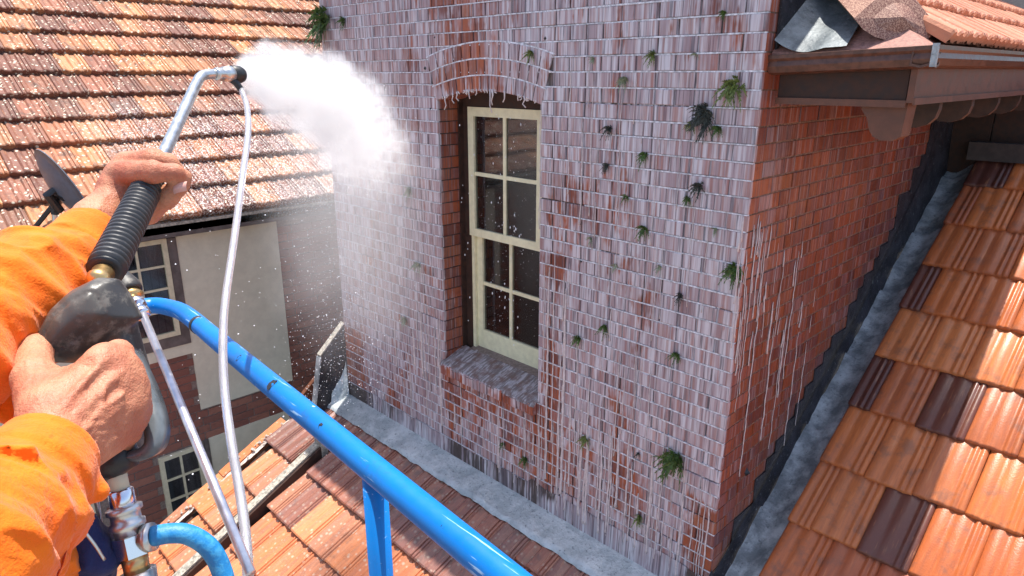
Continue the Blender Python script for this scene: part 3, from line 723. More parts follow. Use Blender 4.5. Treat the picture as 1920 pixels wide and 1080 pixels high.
# roof planes: B faces +X, A faces -Y; hip rises from the corner
ea = math.atan(UM); hx = GX-.03
def upz(x): return .12+(hx-x)*UM
tile_roof(upr, (hx, 0, .125), (0, 1, 0), (-math.cos(ea), 0, math.sin(ea)), .262, .30, range(0, 8), range(0, 18), lambda i, j, c: M_UT,
          lambda c, i, j: c[0] > -.05-.0 and (c[1]-GY) > (hx-c[0])-.02 and c[1] < 4.6, .03, True, 300, .0)
m_ = MB(); n_ = [(hx, GY, .10), (hx, 4.6, .10), (0, 4.6, .10+hx*UM), (0, GY+hx, .10+hx*UM)]; prism(m_, n_, (0, 0, -.03)); U(m_.obj('roof_deck', M_BED, upr))
m_ = MB(); prism(m_, [(0, GY, .10), (hx, GY, .10), (0, GY+hx, .10+hx*UM)], (0, 0, -.03)); U(m_.obj('roof_deck', M_BED, upr))
m_ = MB()
def val(u, v):   # curved lead valley against the tower
    y = GY-.02+.75*u; x = .015+.33*v*(1-.2*u); z = .118+UM*(y-GY)+.05*(1-v)**3-.022*math.sin(min(1, v*1.4)*3.14)+.014*v+.0025*float(vnoise(np.array([x, y, 0]), 16, 3)); return (x, y, z)
grid(m_, val, 24, 14); U(m_.obj('lead_valley', lead_mat('sunlit_lead', (.10, .12, .13), (.24, .27, .28), .5, .05), upr, True))
m_ = MB(); m_.box(.004, .014, GY+.02, 1.2, .10, .52); U(m_.obj('step_flashing', M_DLEAD, upr))
def hipcap(k):
    m_ = MB(); dr = np.array([-1, 1, UM+.05])*.3
    P = [at(x, y, 2.93)+dr*k for x, y in ((1602, 34), (1618, 55), (1640, 69), (1668, 77), (1705, 78), (1742, 72), (1752, 60), (1742, 30), (1722, 4), (1700, -12), (1668, -14), (1640, 0))]
    c = sum(P)/len(P)-FW*.035; n = len(P); Q = [p+dr*1.02 for p in P]
    Pm = [c+(p-c)*.6+FW*.008 for p in P]
    m_.add([c]+Pm+P+Q, [(0, i+1, (i+1) % n+1) for i in range(n)]+[(1+i, 1+n+i, 1+n+(i+1) % n, 1+(i+1) % n) for i in range(n)]+[(1+n+i, 1+2*n+i, 1+2*n+(i+1) % n, 1+n+(i+1) % n) for i in range(n)]+[tuple(1+2*n+i for i in range(n))[::-1]])
    return U(m_.obj('hip_tile', M_HIP, upr))
def _hip():
    m = NT('speckled_cream_brown'); p = m.pos(); n = m.noise(p, 190, 4, .7); c = m.mix(m.ss(n, .45, .58), (.17, .065, .045), (.46, .27, .19)); m.bump(n, .3, .002); return m.set(c, .45)
M_HIP = _hip()
for k in range(3): hipcap(k)

# ------------------------------------------------------------ neighbouring house
HX = -5.3
house = thing('brick_house', 'neighbouring house of brown brick and cream panels under a lichen spotted tile roof', 'house', (-8, 0, -8)); H = lambda o: sub(o, house)
m_ = MB(); m_.box(HX-.3, HX-.008, -7, 6, -8, -1.36); wallh = H(m_.obj('wall', M_SJ, house))
m_ = MB(); m_.box(-12, HX-.3, 5.7, 6, -8, -1.4); m_.box(-12, HX-.3, -7, -6.7, -8, -1.4); m_.box(-12, -11.7, -6.7, 5.7, -8, -1.4); H(m_.obj('wall', M_SJ, house))
def _hb():
    m = NT('brown_house_brick'); p = m.pos(); r = m.rnd(); c = m.ramp(r, [(0, (.17, .068, .052)), (.4, (.25, .095, .068)), (.7, (.20, .075, .055)), (1, (.31, .13, .09))]); n = m.noise(p, 30, 4, .6); c = m.mix(m.ss(n, .5, .7, 0, .4), c, (.10, .05, .045)); m.bump(n, .3, .005); return m.set(c, .8)
M_HB = _hb()
panels = [(-1.0, .03, -3.34, -1.49), (-1.66, -1.0, -2.70, -2.585), (-.97, .10, -6.0, -3.69), (-2.75, -1.66, -2.95, -1.49)]
W_ = [(-1.64, -1.09, -2.47, -1.49, 2, 4), (-1.48, -1.06, -4.52, -3.72, 2, 3), (-2.6, -2.1, -4.52, -3.72, 2, 3)]
for (y0, y1, z0, z1) in panels:
    m_ = MB(); m_.box(HX-.05, HX+.012, y0, y1, z0, z1); H(m_.obj('cream_panel', M_RENDER, house))
tim = [(-7, 6, -1.49, -1.36), (-1.088, -1.0, -2.585, -1.495), (-1.66, -1.088, -2.585, -2.475), (-1.02, -.975, -5.2, -3.695)]
for (y0, y1, z0, z1) in tim:
    m_ = MB(); m_.box(HX-.05, HX+.02, y0, y1, z0, z1); H(m_.obj('timber_band', M_FASC, house))
items = []
for n in range(int(-5.6/CH), int(-1.36/CH)):
    z = n*CH; y = -3.2+(.06 if n % 2 else 0)-.0; k = 0
    while y < 2.4:
        l = .228 if n % 2 or k % 5 else .111; k += 1; c = (y+l/2, z+BH/2)
        if z > -1.57 or any(a-.02 < c[0] < b+.02 and d_-.01 < c[1] < e_+.01 for a, b, d_, e_ in panels) or any(q[0]-.06 < c[0] < q[1]+.06 and q[2]-.05 < c[1] < q[3]+.05 for q in W_): y += l+.011; continue
        l2 = l
        for a, b, d_, e_ in panels:
            if d_ < c[1] < e_ and y < a < y+l: l2 = max(.03, a-y-.002)
        items.append(('h', l2, .06, BH-.002, 'X', (HX, y, z), M_HB, (0, 0, 0))); y += l+.011
emit_bricks(items, 300, {'h': wallh})
for (y0, y1, z0, z1, nc, nr) in W_:
    f = MB(); t = .045; x0, x1 = HX-.03, HX+.03
    f.box(x0, x1, y0, y0+t, z0, z1); f.box(x0, x1, y1-t, y1, z0, z1); f.box(x0, x1-.001, y0+t, y1-t, z0, z0+t); f.box(x0, x1-.001, y0+t, y1-t, z1-t, z1)
    wo = H(f.obj('window', M_CREAM2, house)); ys = [y0+t+(y1-y0-2*t)*i/nc for i in range(nc+1)]; zs = [z0+t+(z1-z0-2*t)*i/nr for i in range(nr+1)]
    g = MB()
    for a in ys[1:-1]: g.box(HX-.005, HX+.018, a-.011, a+.011, z0+t, z1-t)
    for a in zs[1:-1]: g.box(HX-.005, HX+.016, y0+t, y1-t, a-.011, a+.011)
    g.obj('glazing_bar', M_CREAM2, wo)
    for i in range(nc):
        for j in range(nr):
            p = MB(); p.box(HX+.0, HX+.004, ys[i]+(.011 if i else 0), ys[i+1]-(.011 if i < nc-1 else 0), zs[j]+(.011 if j else 0), zs[j+1]-(.011 if j < nr-1 else 0)); p.obj('pane', M_GLASS, wo)
    p = MB(); p.box(HX-.0075, HX-.0065, y0+t, y1-t, z0+t, z1-t); p.obj('dark_room_backing', M_DARK, wo)  # near-black sheet stands in for the unlit room behind the panes
    p = MB()
    zc0 = z0+t if z1 > -2 else z1-.30
    for q in range(7):
        a = y0+t+(y1-y0-2*t)*q/7; 
        if q == 3 and z1 > -2: continue
        p.box(HX-.0062, HX-.003+.002*(q % 2), a, a+.06, zc0, z1-t)
    p.obj('curtain', M_CURT, wo)
# roof
hp = math.radians(35); hc, hs = math.cos(hp), math.sin(hp)
tile_roof(house, (-5.15, -6.5, -1.305), (0, 1, 0), (-hc, 0, hs), .27, .373, range(0, 12), range(8, 36), lambda i, j, c: M_HT, lambda c, i, j: c[1] < 4.6, .055, True, 300, .05)
m_ = MB(); prism(m_, [(-5.15, -6.4, -1.33), (-9.2, -6.4, -1.33+4.05*hs/hc), (-13.2, -6.4, -1.33), (-13.2, -6.4, -1.42), (-5.15, -6.4, -1.42)], (0, 12.6, 0)); H(m_.obj('roof_deck', M_HT, house))
m_ = MB(); m_.box(-5.19, -5.15, -6.4, 6.2, -1.46, -1.33); H(m_.obj('fascia', M_FASC, house))
m_ = MB(); m_.box(-5.145, -5.11, -6.4, 6.2, -1.345, -1.318); H(m_.obj('drip_edge', M_GWOOD, house))
# satellite dish
dish = thing('satellite_dish', 'dark grey satellite dish seen edge-on on the roof edge above the orange sleeve', 'satellite dish', tuple(at(110, 415, 5.75))); DD = lambda o: sub(o, dish)
A_, B_ = at(66, 296, 5.55), at(172, 404, 5.5); cc = (A_+B_)/2; mj = (B_-A_); ml = np.linalg.norm(mj)/2; mj = mj/np.linalg.norm(mj)
vw = (cc-CP)/np.linalg.norm(cc-CP); nn = np.cross(mj, vw); nn /= np.linalg.norm(nn); nn = nn if nn@(RT+UP) > 0 else -nn
nn = nn*math.cos(.30)+vw*math.sin(.30); nn -= mj*(nn@mj); nn /= np.linalg.norm(nn); mn = np.cross(nn, mj)
m_ = MB(); NR, NA = 6, 32; v = []; f = []
for sgn in (0, 1):
    for i in range(1, NR+1):
        for k in range(NA):
            a = 2*math.pi*k/NA; r_ = i/NR; v.append(cc+ml*r_*(math.cos(a)*mj+math.sin(a)*mn*.9)+nn*(.075*(r_*r_-1)+(.0 if sgn else .008)))
    v.append(cc+nn*(-.075+(0 if sgn else .008)))
K = NR*NA+1
for sgn in (0, 1):
    o0 = sgn*K
    for i in range(NR-1):
        for k in range(NA): k2 = (k+1) % NA; f.append((o0+i*NA+k, o0+i*NA+k2, o0+(i+1)*NA+k2, o0+(i+1)*NA+k))
    for k in range(NA): f.append((o0+K-1, o0+(k+1) % NA, o0+k))
for k in range(NA): k2 = (k+1) % NA; f.append(((NR-1)*NA+k, (NR-1)*NA+k2, K+(NR-1)*NA+k2, K+(NR-1)*NA+k))
m_.add(v, f); DD(m_.obj('reflector', M_DISH, dish, True))
m_ = MB(); tube(m_, [cc-nn*.07, cc-nn*.13, at(112, 395, 5.6)], .035, 10); tube(m_, [cc-nn*.05+mj*.1, at(103, 362, 5.56), at(103, 402, 5.6)], .03, 8); DD(m_.obj('mount', M_BLK, dish))
m_ = MB(); tube(m_, [at(101, 368, 5.58), at(104, 435, 5.66)], .022, 10); DD(m_.obj('pole', M_ALU, dish))
m_ = MB(); tube(m_, [at(60, 425, 5.66)+np.array([0, 0, -.03]), at(110, 372, 5.6)], .02, 8); DD(m_.obj('stay', M_BLK, dish))
m_ = MB(); p_ = at(-4, 26, 7.6); lathe(m_, p_-np.array([0, 0, .16]), p_+np.array([0, 0, .12]), [(0, .06), (.55, .06), (.56, .105), (.8, .10), (.95, .06), (1, .0)], 20)
tag(m_.obj('roof_vent', M_DISH, None, True), 'blue grey domed roof vent at the far left of the neighbouring tile roof', 'roof vent')

# ------------------------------------------------------------ ferns growing from the joints
def fern(x, y, size, kind, label, plane='Y'):
    P = onY(x, y) if plane == 'Y' else onX(x, y); d = pj(P)[2]; R_ = size/1280.*d*.64; mt = {'g': M_FERN, 'y': M_FERN2, 'd': M_SOOT, 'p': M_PALE}[kind]
    m_ = MB(); r = random.Random(int(x*7+y)); nf = 14 if size < 20 else 24 if size < 36 else 44
    for k in range(nf):
        a = r.uniform(0, 6.283); el = r.uniform(.35, 1.2); L = R_*r.uniform(.55, 1.1); out = np.array([0, -1., 0]) if plane == 'Y' else np.array([1., 0, 0]); sx_ = np.array([1., 0, 0]) if plane == 'Y' else np.array([0, 1., 0])
        dr = (math.cos(a)*sx_+math.sin(a)*np.array([0, 0, 1.]))*math.cos(el*.8)+out*math.sin(el); b0 = P+np.array([r.uniform(-.25, .25)*R_, 0, r.uniform(-.15, .15)*R_]) if plane == 'Y' else P
        if size >= 36: b0 = b0+np.array([r.uniform(-.4, .4)*R_, 0, r.uniform(-.4, .4)*R_])
        prev = b0; sd = np.cross(dr, out); sd /= max(np.linalg.norm(sd), 1e-6); n = 5
        for s in range(1, n+1):
            t = s/n; q = b0+dr*L*t+np.array([0, 0, -1.])*L*.55*t*t; ww = R_*.23*(1-t*.75)
            for sg in (-1, 1):
                tip = q+sd*sg*ww+(q-prev)*.4+out*R_*.05*r.uniform(-1, 1); mid = (prev+q)/2
                m_.add([prev, mid+sd*sg*ww*.5, tip, q], [(0, 1, 2, 3)])
            prev = q
    return tag(m_.obj('fern', mt), label, 'fern', 'ferns rooted in the tower brick joints')
F_ = [(606, 34, 58, 'g', 'largest leafy green clump hanging at the upper left corner of the tower'),
      (645, 38, 26, 'g', 'small green fern just right of the big clump at the tower\'s upper left corner'),
      (997, 100, 26, 'y', 'lone fern sprouting from the right haunch of the brick arch'),
      (1112, 110, 18, 'p', 'faint pale fern right of the arch, level with its top ring'),
      (1172, 150, 30, 'p', 'pale drooping fern below and left of the yellow green one near the wall top'),
      (1224, 102, 25, 'y', 'yellow green fern near the wall top, midway between arch and corner'),
      (1304, 102, 15, 'p', 'tiny pale sprig right of the yellow green fern near the wall top'),
      (1357, 25, 20, 'g', 'small fern highest on the wall near the tower\'s right corner'),
      (1376, 160, 44, 'y', 'broad bright fern close to the corner, just left of the gutter end'),
      (1320, 215, 50, 'd', 'wide dark fern cluster below the broad bright fern by the corner'),
      (1347, 240, 26, 'g', 'green fern tucked against the lower right of the wide dark cluster'),
      (1297, 232, 24, 'y', 'yellow green tuft at the left side of the wide dark cluster'),
      (1142, 240, 25, 'd', 'blackish withered tuft level with the wide dark cluster, nearer the window'),
      (1210, 290, 28, 'g', 'green fern in the gap between two blackish tufts and the dark cluster'),
      (1138, 310, 20, 'd', 'round blackish moss ball under the withered tuft right of the window'),
      (1175, 367, 18, 'g', 'small round fern under the blackish moss ball right of the window'),
      (1312, 348, 34, 'd', 'dark sooty tuft with a smaller green one at its lower left'),
      (1290, 372, 20, 'g', 'small green tuft at the lower left of the sooty one'),
      (1209, 428, 28, 'g', 'round dark green fern level with the meeting rail of the window'),
      (1341, 430, 18, 'p', 'pale sprig level with the window meeting rail near the corner'),
      (1108, 447, 16, 'p', 'faint pale sprig beside the red brick strip right of the window'),
      (1155, 497, 16, 'p', 'faint green sprig between the red strip and the mid wall ferns'),
      (1238, 500, 18, 'p', 'small pale fern in the very middle of the wall right of the window'),
      (1380, 505, 36, 'g', 'bright green fern growing right on the corner edge at mid height'),
      (1277, 553, 22, 'd', 'small dark fern below and left of the one on the corner edge'),
      (1086, 633, 24, 'g', 'left one of two neighbouring ferns low beside the red drip streaks'),
      (1134, 612, 24, 'g', 'right one of two neighbouring ferns low beside the red drip streaks'),
      (1269, 664, 24, 'g', 'single fern at sill height, midway between window and corner'),
      (1100, 822, 27, 'y', 'yellow fern with a rusty drip under it, low right of the sill'),
      (1262, 857, 52, 'g', 'largest spreading fern on the lower right part of the front wall'),
      (1199, 968, 26, 'y', 'lowest fern, near the apron flashing under the largest one'),
      (1197, 850, 16, 'd', 'thin dark sprig left of the largest spreading fern'),
      (945, 832, 18, 'g', 'upper of two sprigs in the bricks below the window sill'),
      (985, 858, 22, 'g', 'lower of two sprigs in the bricks below the window sill'),
      (768, 355, 28, 'p', 'misty pale fern left of the window behind the spray'),
      (785, 495, 24, 'p', 'misty fern left of the window, level with the lower sash'),
      (760, 598, 22, 'p', 'lowest misty fern left of the window')]
for a in F_: fern(*a)
fern(1450, 122, 18, 'y', 'yellow green moss tuft at the left end of the brown gutter', 'X')['group'] = 'ferns rooted in the tower brick joints'
# dark weep holes
for x, y, rr in ((797, 128, .018), (1022, 72, .016), (807, 204, .013), (1090, 490, .014), (815, 70, .012)):
    P = onY(x, y); m_ = MB(); blob(m_, P+np.array([0, .004, 0]), rr); o = m_.obj('weep_hole', M_BLK, front)
P = onX(1400, 885); m_ = MB(); blob(m_, P+np.array([-.008, 0, 0]), .03, 1.2); m_.obj('weep_hole', M_BLK, side)

# milky water running down the walls
def runs(name, specs, plane, par):
    m_ = MB()
    for (x, y0, y1, wpx) in specs:
        A0 = onY(x, y0) if plane == 'Y' else onX(x, y0)
        if plane == 'Y' and W0-.02 < A0[0] < W1+.01 and A0[2] > SILL-.03 and A0[2] < SPR: continue
        dd = pj(A0)[2]; z1 = (onY(x, y1) if plane == 'Y' else onX(x, y1))[2]; r = wpx/1280*dd*.36
        n = max(4, int((A0[2]-z1)/.025)); ph = random.uniform(0, 9); P = []; Rr = []
        for i in range(n+1):
            t = i/n; z = A0[2]+(z1-A0[2])*t; j = (.0045 if plane == 'Y' else .006)*math.sin(ph+z*7)*math.sin(z*17+ph)+(.004*math.sin(math.floor(z/CH)*2.7+ph) if plane == 'X' else 0)+random.uniform(-.0012, .0012)
            P.append(A0+np.array([j, -.004, 0])*(1 if plane == 'Y' else 0)+np.array([.004, j, 0])*(0 if plane == 'Y' else 1)+np.array([0, 0, z-A0[2]]))
            Rr.append(r*(.65+.35*abs(math.sin(z*36.5))+(.5 if i == n else 0))*(min(1, .35+t*3)))
        tube(m_, P, [q*wv for q, wv in zip(Rr, [R3v*1.0 for R3v in [random.choice((.7, 1, 1.35))]*len(Rr)])], 6)
    return stuff(m_.obj(name, M_DRIP, par, True))
S = []
R3 = random.Random(5)
S += [(1041, 480, 832, 6), (1030, 500, 900, 5), (1062, 540, 930, 7), (1052, 640, 960, 5), (1015, 190, 430, 4), (1022, 500, 720, 4), (1085, 600, 880, 4)]
for k in range(46):
    x = R3.uniform(1045, 1335); yb = 830+(x-1040)*.62+R3.uniform(-25, 60)+30; S.append((x, yb-R3.uniform(60, 190), yb+30, R3.uniform(2.5, 6)))
for k in range(22):
    x = R3.uniform(735, 880); yt = R3.uniform(560, 700); S.append((x, yt, yt+R3.uniform(50, 170), R3.uniform(2, 4.5)))
for k in range(26):
    x = R3.uniform(850, 1040); yb = 790+(x-850)*.6; yt = R3.uniform(700, 800)+(x-850)*.3; S.append((x, yt, yb+R3.uniform(-20, 50), R3.uniform(1.8, 4)))
for k in range(34):
    x = R3.uniform(1040, 1370); yt = R3.uniform(80, 700); S.append((x, yt, yt+R3.uniform(60, 260), R3.uniform(1.5, 3)))
S += [(1000, 740, 960, 6), (1012, 760, 930, 5)]
runs('water_runs', S, 'Y', front)
S = [(1438, 430, 850, 4), (1400, 500, 690, 3), (1414, 470, 720, 4), (1470, 480, 620, 3), (1497, 470, 690, 3), (1392, 430, 640, 4)]
for k in range(46):
    x = 1384+150*R3.random()**1.4; y0 = R3.uniform(400, 640); S.append((x, y0, y0+R3.choice((30, 45, 60, 90, 140, 190)), R3.uniform(1.5, 4)))
runs('water_runs', S, 'X', side)
# stalactite drips from the arch
m_ = MB()
for k in range(30):
    a = R3.uniform(-A*.97, A*.97); X_, Z_ = arcpt(AR+.004, a); L = R3.choice([.008, .01, .015, .02, .03, .06] if k < 24 else [.03, .05, .09, .14]); P = [np.array([X_+R3.uniform(-.003, .003)*t*6, -.004, Z_+.01-(L+.01)*t]) for t in (0, .35, .7, 1)]
    tube(m_, P, [.007, .005, .004, .0045], 6)
for x, y0, y1 in ((1047/1, 0, 0),): pass
stuff(m_.obj('water_runs', M_DRIP, arch, True))

# ------------------------------------------------------------ the basket rail
rail = thing('lift_basket_rail', 'blue tubular lift basket rail crossing diagonally in front of the lower roof', 'rail', tuple(at(700, 880, .83)-np.array([0, 0, .55])))
RL = lambda o: sub(o, rail)
P0 = np.array([.933, -2.806, -.458]); DV = np.array([-.9978, .0664, 0])
pts = [P0-DV*.75, P0-DV*.4, P0, P0+DV*.3, P0+DV*.55, P0+DV*.74]
bend = [at(318, 577, 1.42), at(290, 573, 1.44), at(255, 577, 1.42), at(222, 582, 1.40), at(130, 610, 1.30), at(50, 650, 1.2), at(-60, 690, 1.1), at(-200, 740, 1.0)]
m_ = MB(); tube(m_, catmull(pts+bend, 7), .0172, 24); RL(m_.obj('top_rail', M_BLUE, rail, True))
m_ = MB(); q = P0+DV*.0; px_ = at(703, 905, .85); tube(m_, [px_+np.array([0, 0, .02]), px_-np.array([0, 0, .55])], .0155, 20); RL(m_.obj('post', M_BLUE, rail, True))
m_ = MB(); Q = P0+DV*.66
for dd in (0,): lathe(m_, Q-DV*.006, Q+DV*.006, [(0, .0177), (1, .0177)], 24)
RL(m_.obj('joint_ring', M_BLK, rail, True))
def chip(x, y, d, s):
    m_ = MB(); c = at(x, y, d); u, v_, _ = RT, UP, FW; P = []
    for k in range(9):
        a = 2*math.pi*k/9; P.append(c+u*math.cos(a)*s*random.uniform(.7, 1.1)*.7+v_*math.sin(a)*s*random.uniform(.7, 1.2))
    prism(m_, P, FW*.003); return m_.obj('paint_chip', M_BLK, rail)
# chips sit on the tube surface facing the camera
for t, s in ((.285, .012), (.42, .007), (.12, .005), (-.16, .004), (.5, .005)):
    c = P0+DV*t; vw_ = CP-c; vw_ -= DV*(vw_@DV); vw_ /= np.linalg.norm(vw_); c = c+vw_*.0169
    m_ = MB(); P = []; w2 = np.cross(DV, vw_)
    for k in range(9):
        a = 2*math.pi*k/9; P.append(c+DV*math.cos(a)*s*random.uniform(.6, 1.1)*.7+w2*math.sin(a)*s*random.uniform(.7, 1.1)-vw_*.0015*abs(math.sin(a)))
    prism(m_, P, vw_*.0009); RL(m_.obj('paint_chip', M_BLK, rail))

# ------------------------------------------------------------ pressure washer lance and gun
gun = thing('pressure_washer_lance', 'black pistol grip pressure washer gun with ribbed foregrip and bent steel lance', 'pressure washer', tuple(at(190, 600, .62)))
GG = lambda o: sub(o, gun)
g0, g1 = at(197, 508, .665), at(283, 338, .80)
prof = [(0, .012), (.005, .0172)]; NRB = 23
for k in range(NRB):
    t0 = .03+.94*k/NRB; dt = .94/NRB; prof += [(t0, .0142), (t0+dt*.18, .0146), (t0+dt*.32, .0178), (t0+dt*.72, .0180), (t0+dt*.88, .0146)]
prof += [(.975, .016), (1, .015)]
prof = [(t, r*(1-.08*t)) for t, r in prof]
m_ = MB(); lathe(m_, g0, g1, prof, 36); GG(m_.obj('foregrip', M_GRIP, gun, True))
L0, L1, L2 = at(283, 338, .80), at(372, 152, 1.06), at(440, 139, 1.14)
m_ = MB(); tube(m_, catmull([at(186, 526, .655), g0, L0, at(330, 240, .92), at(366, 162, 1.045), at(378, 143, 1.075), at(396, 139, 1.095), at(428, 139, 1.13)], 8), .0078, 18)
GG(m_.obj('lance_tube', M_ALU, gun, True))
m_ = MB(); lathe(m_, at(404, 139, 1.10), at(436, 139, 1.135), [(0, .009), (.1, .0105), (.2, .0085), (.3, .0105), (.4, .0085), (.5, .012), (.9, .0125), (1, .010)], 20); GG(m_.obj('coupling', M_ALU, gun, True))
m_ = MB(); lathe(m_, at(431, 138, 1.13), at(454, 141, 1.155), [(0, .009), (.15, .0135), (.7, .0145), (.95, .012), (1, .006)], 24); GG(m_.obj('nozzle', M_BLK, gun, True))
m_ = MB(); tube(m_, catmull([at(430, 147, 1.13), at(443, 156, 1.135), at(452, 168, 1.14)], 4), .0055, 10); GG(m_.obj('injector', M_BLK, gun, True))
m_ = MB(); lathe(m_, at(180, 530, .645), at(197, 508, .665), [(0, .009), (.3, .011), (.5, .009), (.75, .0105), (1, .009)], 18); GG(m_.obj('brass_fitting', M_BRASS, gun, True))
def poly2d(X, Y, pts):
    d = np.full(X.shape, 1e9); sgn = np.ones(X.shape); n = len(pts)
    for i in range(n):
        ax, ay = pts[i]; bx, by = pts[i-1]; ex, ey = bx-ax, by-ay; wx, wy = X-ax, Y-ay
        t = np.clip((wx*ex+wy*ey)/(ex*ex+ey*ey), 0, 1); d = np.minimum(d, (wx-ex*t)**2+(wy-ey*t)**2)
        c1 = Y >= ay; c2 = Y < by; c3_ = ex*wy > ey*wx; f = (c1 & c2 & c3_) | (~c1 & ~c2 & ~c3_); sgn = np.where(f, -sgn, sgn)
    return sgn*np.sqrt(d)
def f_gun(P):
    q = lambda L, D: [((x-960)/1280.*D, (540-y)/1280.*D) for x, y in L]
    zc = .622+.35*(P[..., 0]+.38)
    d1 = poly2d(P[..., 0], P[..., 1], q([(176, 522), (204, 524), (222, 556), (240, 598), (222, 612), (196, 636), (164, 664), (136, 679), (102, 676), (88, 655), (92, 620), (108, 580), (138, 545)], .615))
    d = smax(d1+.004, np.abs(P[..., 2]-zc)-.024, .040)-.006
    d2 = poly2d(P[..., 0], P[..., 1], q([(206, 560), (232, 585), (246, 636), (262, 690), (270, 740), (250, 858), (196, 862), (200, 740), (188, 650)], .63))
    d2 = smax(d2+.003, np.abs(P[..., 2]-.640)-.014, .014)-.003; d = smin(d, d2, .006)
    g = d1+.012
    return d+.0013*np.exp(-(g/.0012)**2)*(P[..., 2] < zc)
lo = np.minimum.reduce([c3(60, 900, .55), c3(60, 900, .72)])-.01; hi = np.maximum.reduce([c3(300, 480, .55), c3(300, 480, .72)])+.01
v, f = surfnet(f_gun, (lo[0], lo[1], .55), (hi[0], hi[1], .70), .0022); GG(npmesh('grip_shell', [(v, f)], M_GUN, gun))
m_ = MB()        # warning print: rows of short raised bars on the shell side
for r_ in range(4):
    for k in range(3):
        a = at(186+k*13+r_*5, 572+r_*13-k*5, .600); b = at(195+k*13+r_*5, 569+r_*13-k*5, .600); 
# lever guard
m_ = MB(); gp = catmull([at(244, 650, .635), at(262, 700, .625), at(280, 750, .615), at(293, 800, .605), at(290, 835, .60), at(262, 852, .60), at(225, 850, .60)], 6)
gv = []; gf = []
for i, p in enumerate(gp):
    t = gp[min(i+1, len(gp)-1)]-gp[max(i-1, 0)]; t = t/np.linalg.norm(t); s_2 = np.cross(t, FW); s_2 /= np.linalg.norm(s_2); wd = .0040+.0045*math.sin(3.14*min(1, i/len(gp)*1.15))
    gv += [p-s_2*wd-FW*.006, p-FW*.011, p+s_2*wd-FW*.006, p+s_2*wd+FW*.008, p-s_2*wd+FW*.008]
    if i: gf += [((i-1)*5+k, (i-1)*5+(k+1) % 5, i*5+(k+1) % 5, i*5+k) for k in range(5)]
m_.add(gv, gf+[(0, 1, 2, 3, 4), tuple(len(gv)-5+k for k in range(5))])
GG(m_.obj('trigger_guard', M_LEVER, gun, True))
m_ = MB(); lathe(m_, at(250, 846, .60), at(178, 872, .60), [(0, .004), (.06, .013), (.5, .0175), (.95, .017), (1, .012)], 24); GG(m_.obj('handle_base', M_BLK, gun, True))
# couplings under the gun
A1, A2 = at(214, 868, .60), at(266, 1110, .60)
def seg(name, t0, t1, prof, mt): 
    m_ = MB(); lathe(m_, A1+(A2-A1)*t0, A1+(A2-A1)*t1, [(q_[0], q_[1]*.84) for q_ in prof], 28 if name != 'hex_nut' else 6); return GG(m_.obj(name, mt, gun, name != 'hex_nut'))
seg('hose_sleeve', 0, .26, [(0, .0095), (1, .0095)], M_CREAM2); seg('swivel', .2, .36, [(0, .0105), (.1, .0125), (.9, .0125), (1, .011)], M_STEEL)
seg('quick_coupler', .33, .56, [(0, .013), (.05, .0175), (.2, .0175), (.25, .0145), (.5, .0145), (.55, .0175), (.72, .0175), (.78, .0145), (1, .0135)], M_ALU)
seg('hex_nut', .55, .72, [(0, .015), (.04, .0175), (.96, .0175), (1, .015)], M_STEEL); seg('tail', .71, .86, [(0, .0135), (.5, .0125), (1, .0125)], M_BRASS); seg('hose_end', .84, 1, [(0, .018), (1, .0165)], M_ALU)
m_ = MB(); tube(m_, catmull([at(283, 1006, .60), at(320, 1000, .605), at(355, 1003, .61), at(390, 1025, .615), at(412, 1060, .62), at(425, 1110, .62), at(428, 1200, .62)], 6), [.0088]*37, 18)
tag(m_.obj('supply_hose', M_BHOSE, None, True), 'worn blue hose with white scuffs curving down under the brass couplings', 'hose')
m_ = MB(); lathe(m_, at(262, 1012, .60), at(287, 1006, .60), [(0, .009), (.4, .009), (.5, .0125), (1, .0125)], 20); GG(m_.obj('ferrule', M_ALU, gun, True))
m_ = MB(); tube(m_, [at(206, 1026, .60), at(224, 1016, .60)], .0045, 10); tube(m_, [at(206, 1026, .60), at(204, 1050, .60)], .004, 10); GG(m_.obj('safety_clip', M_BHOSE, gun, True))

# clear hose
m_ = MB(); hp_ = catmull([at(452, 166, 1.14), at(463, 200, 1.12), at(465, 250, 1.08), at(456, 320, 1.02), at(447, 390, .98), at(436, 470, .94), at(423, 560, .90), at(418, 640, .87), at(421, 730, .84), at(434, 830, .80), at(451, 930, .77), at(461, 1010, .74), at(466, 1100, .71), at(470, 1250, .68)], 8)
tube(m_, hp_, [.0046+.0012*i/(len(hp_)-1) for i in range(len(hp_))], 18); hs_ = m_.obj('clear_hose', M_HOSE, None, True); tag(hs_, 'clear detergent hose hanging from the nozzle down past the blue rail', 'hose')
m_ = MB(); tube(m_, hp_, .0022, 10); m_.obj('hose_bore', simple('milky_liquid', (.62, .62, .66), .3), hs_, True)
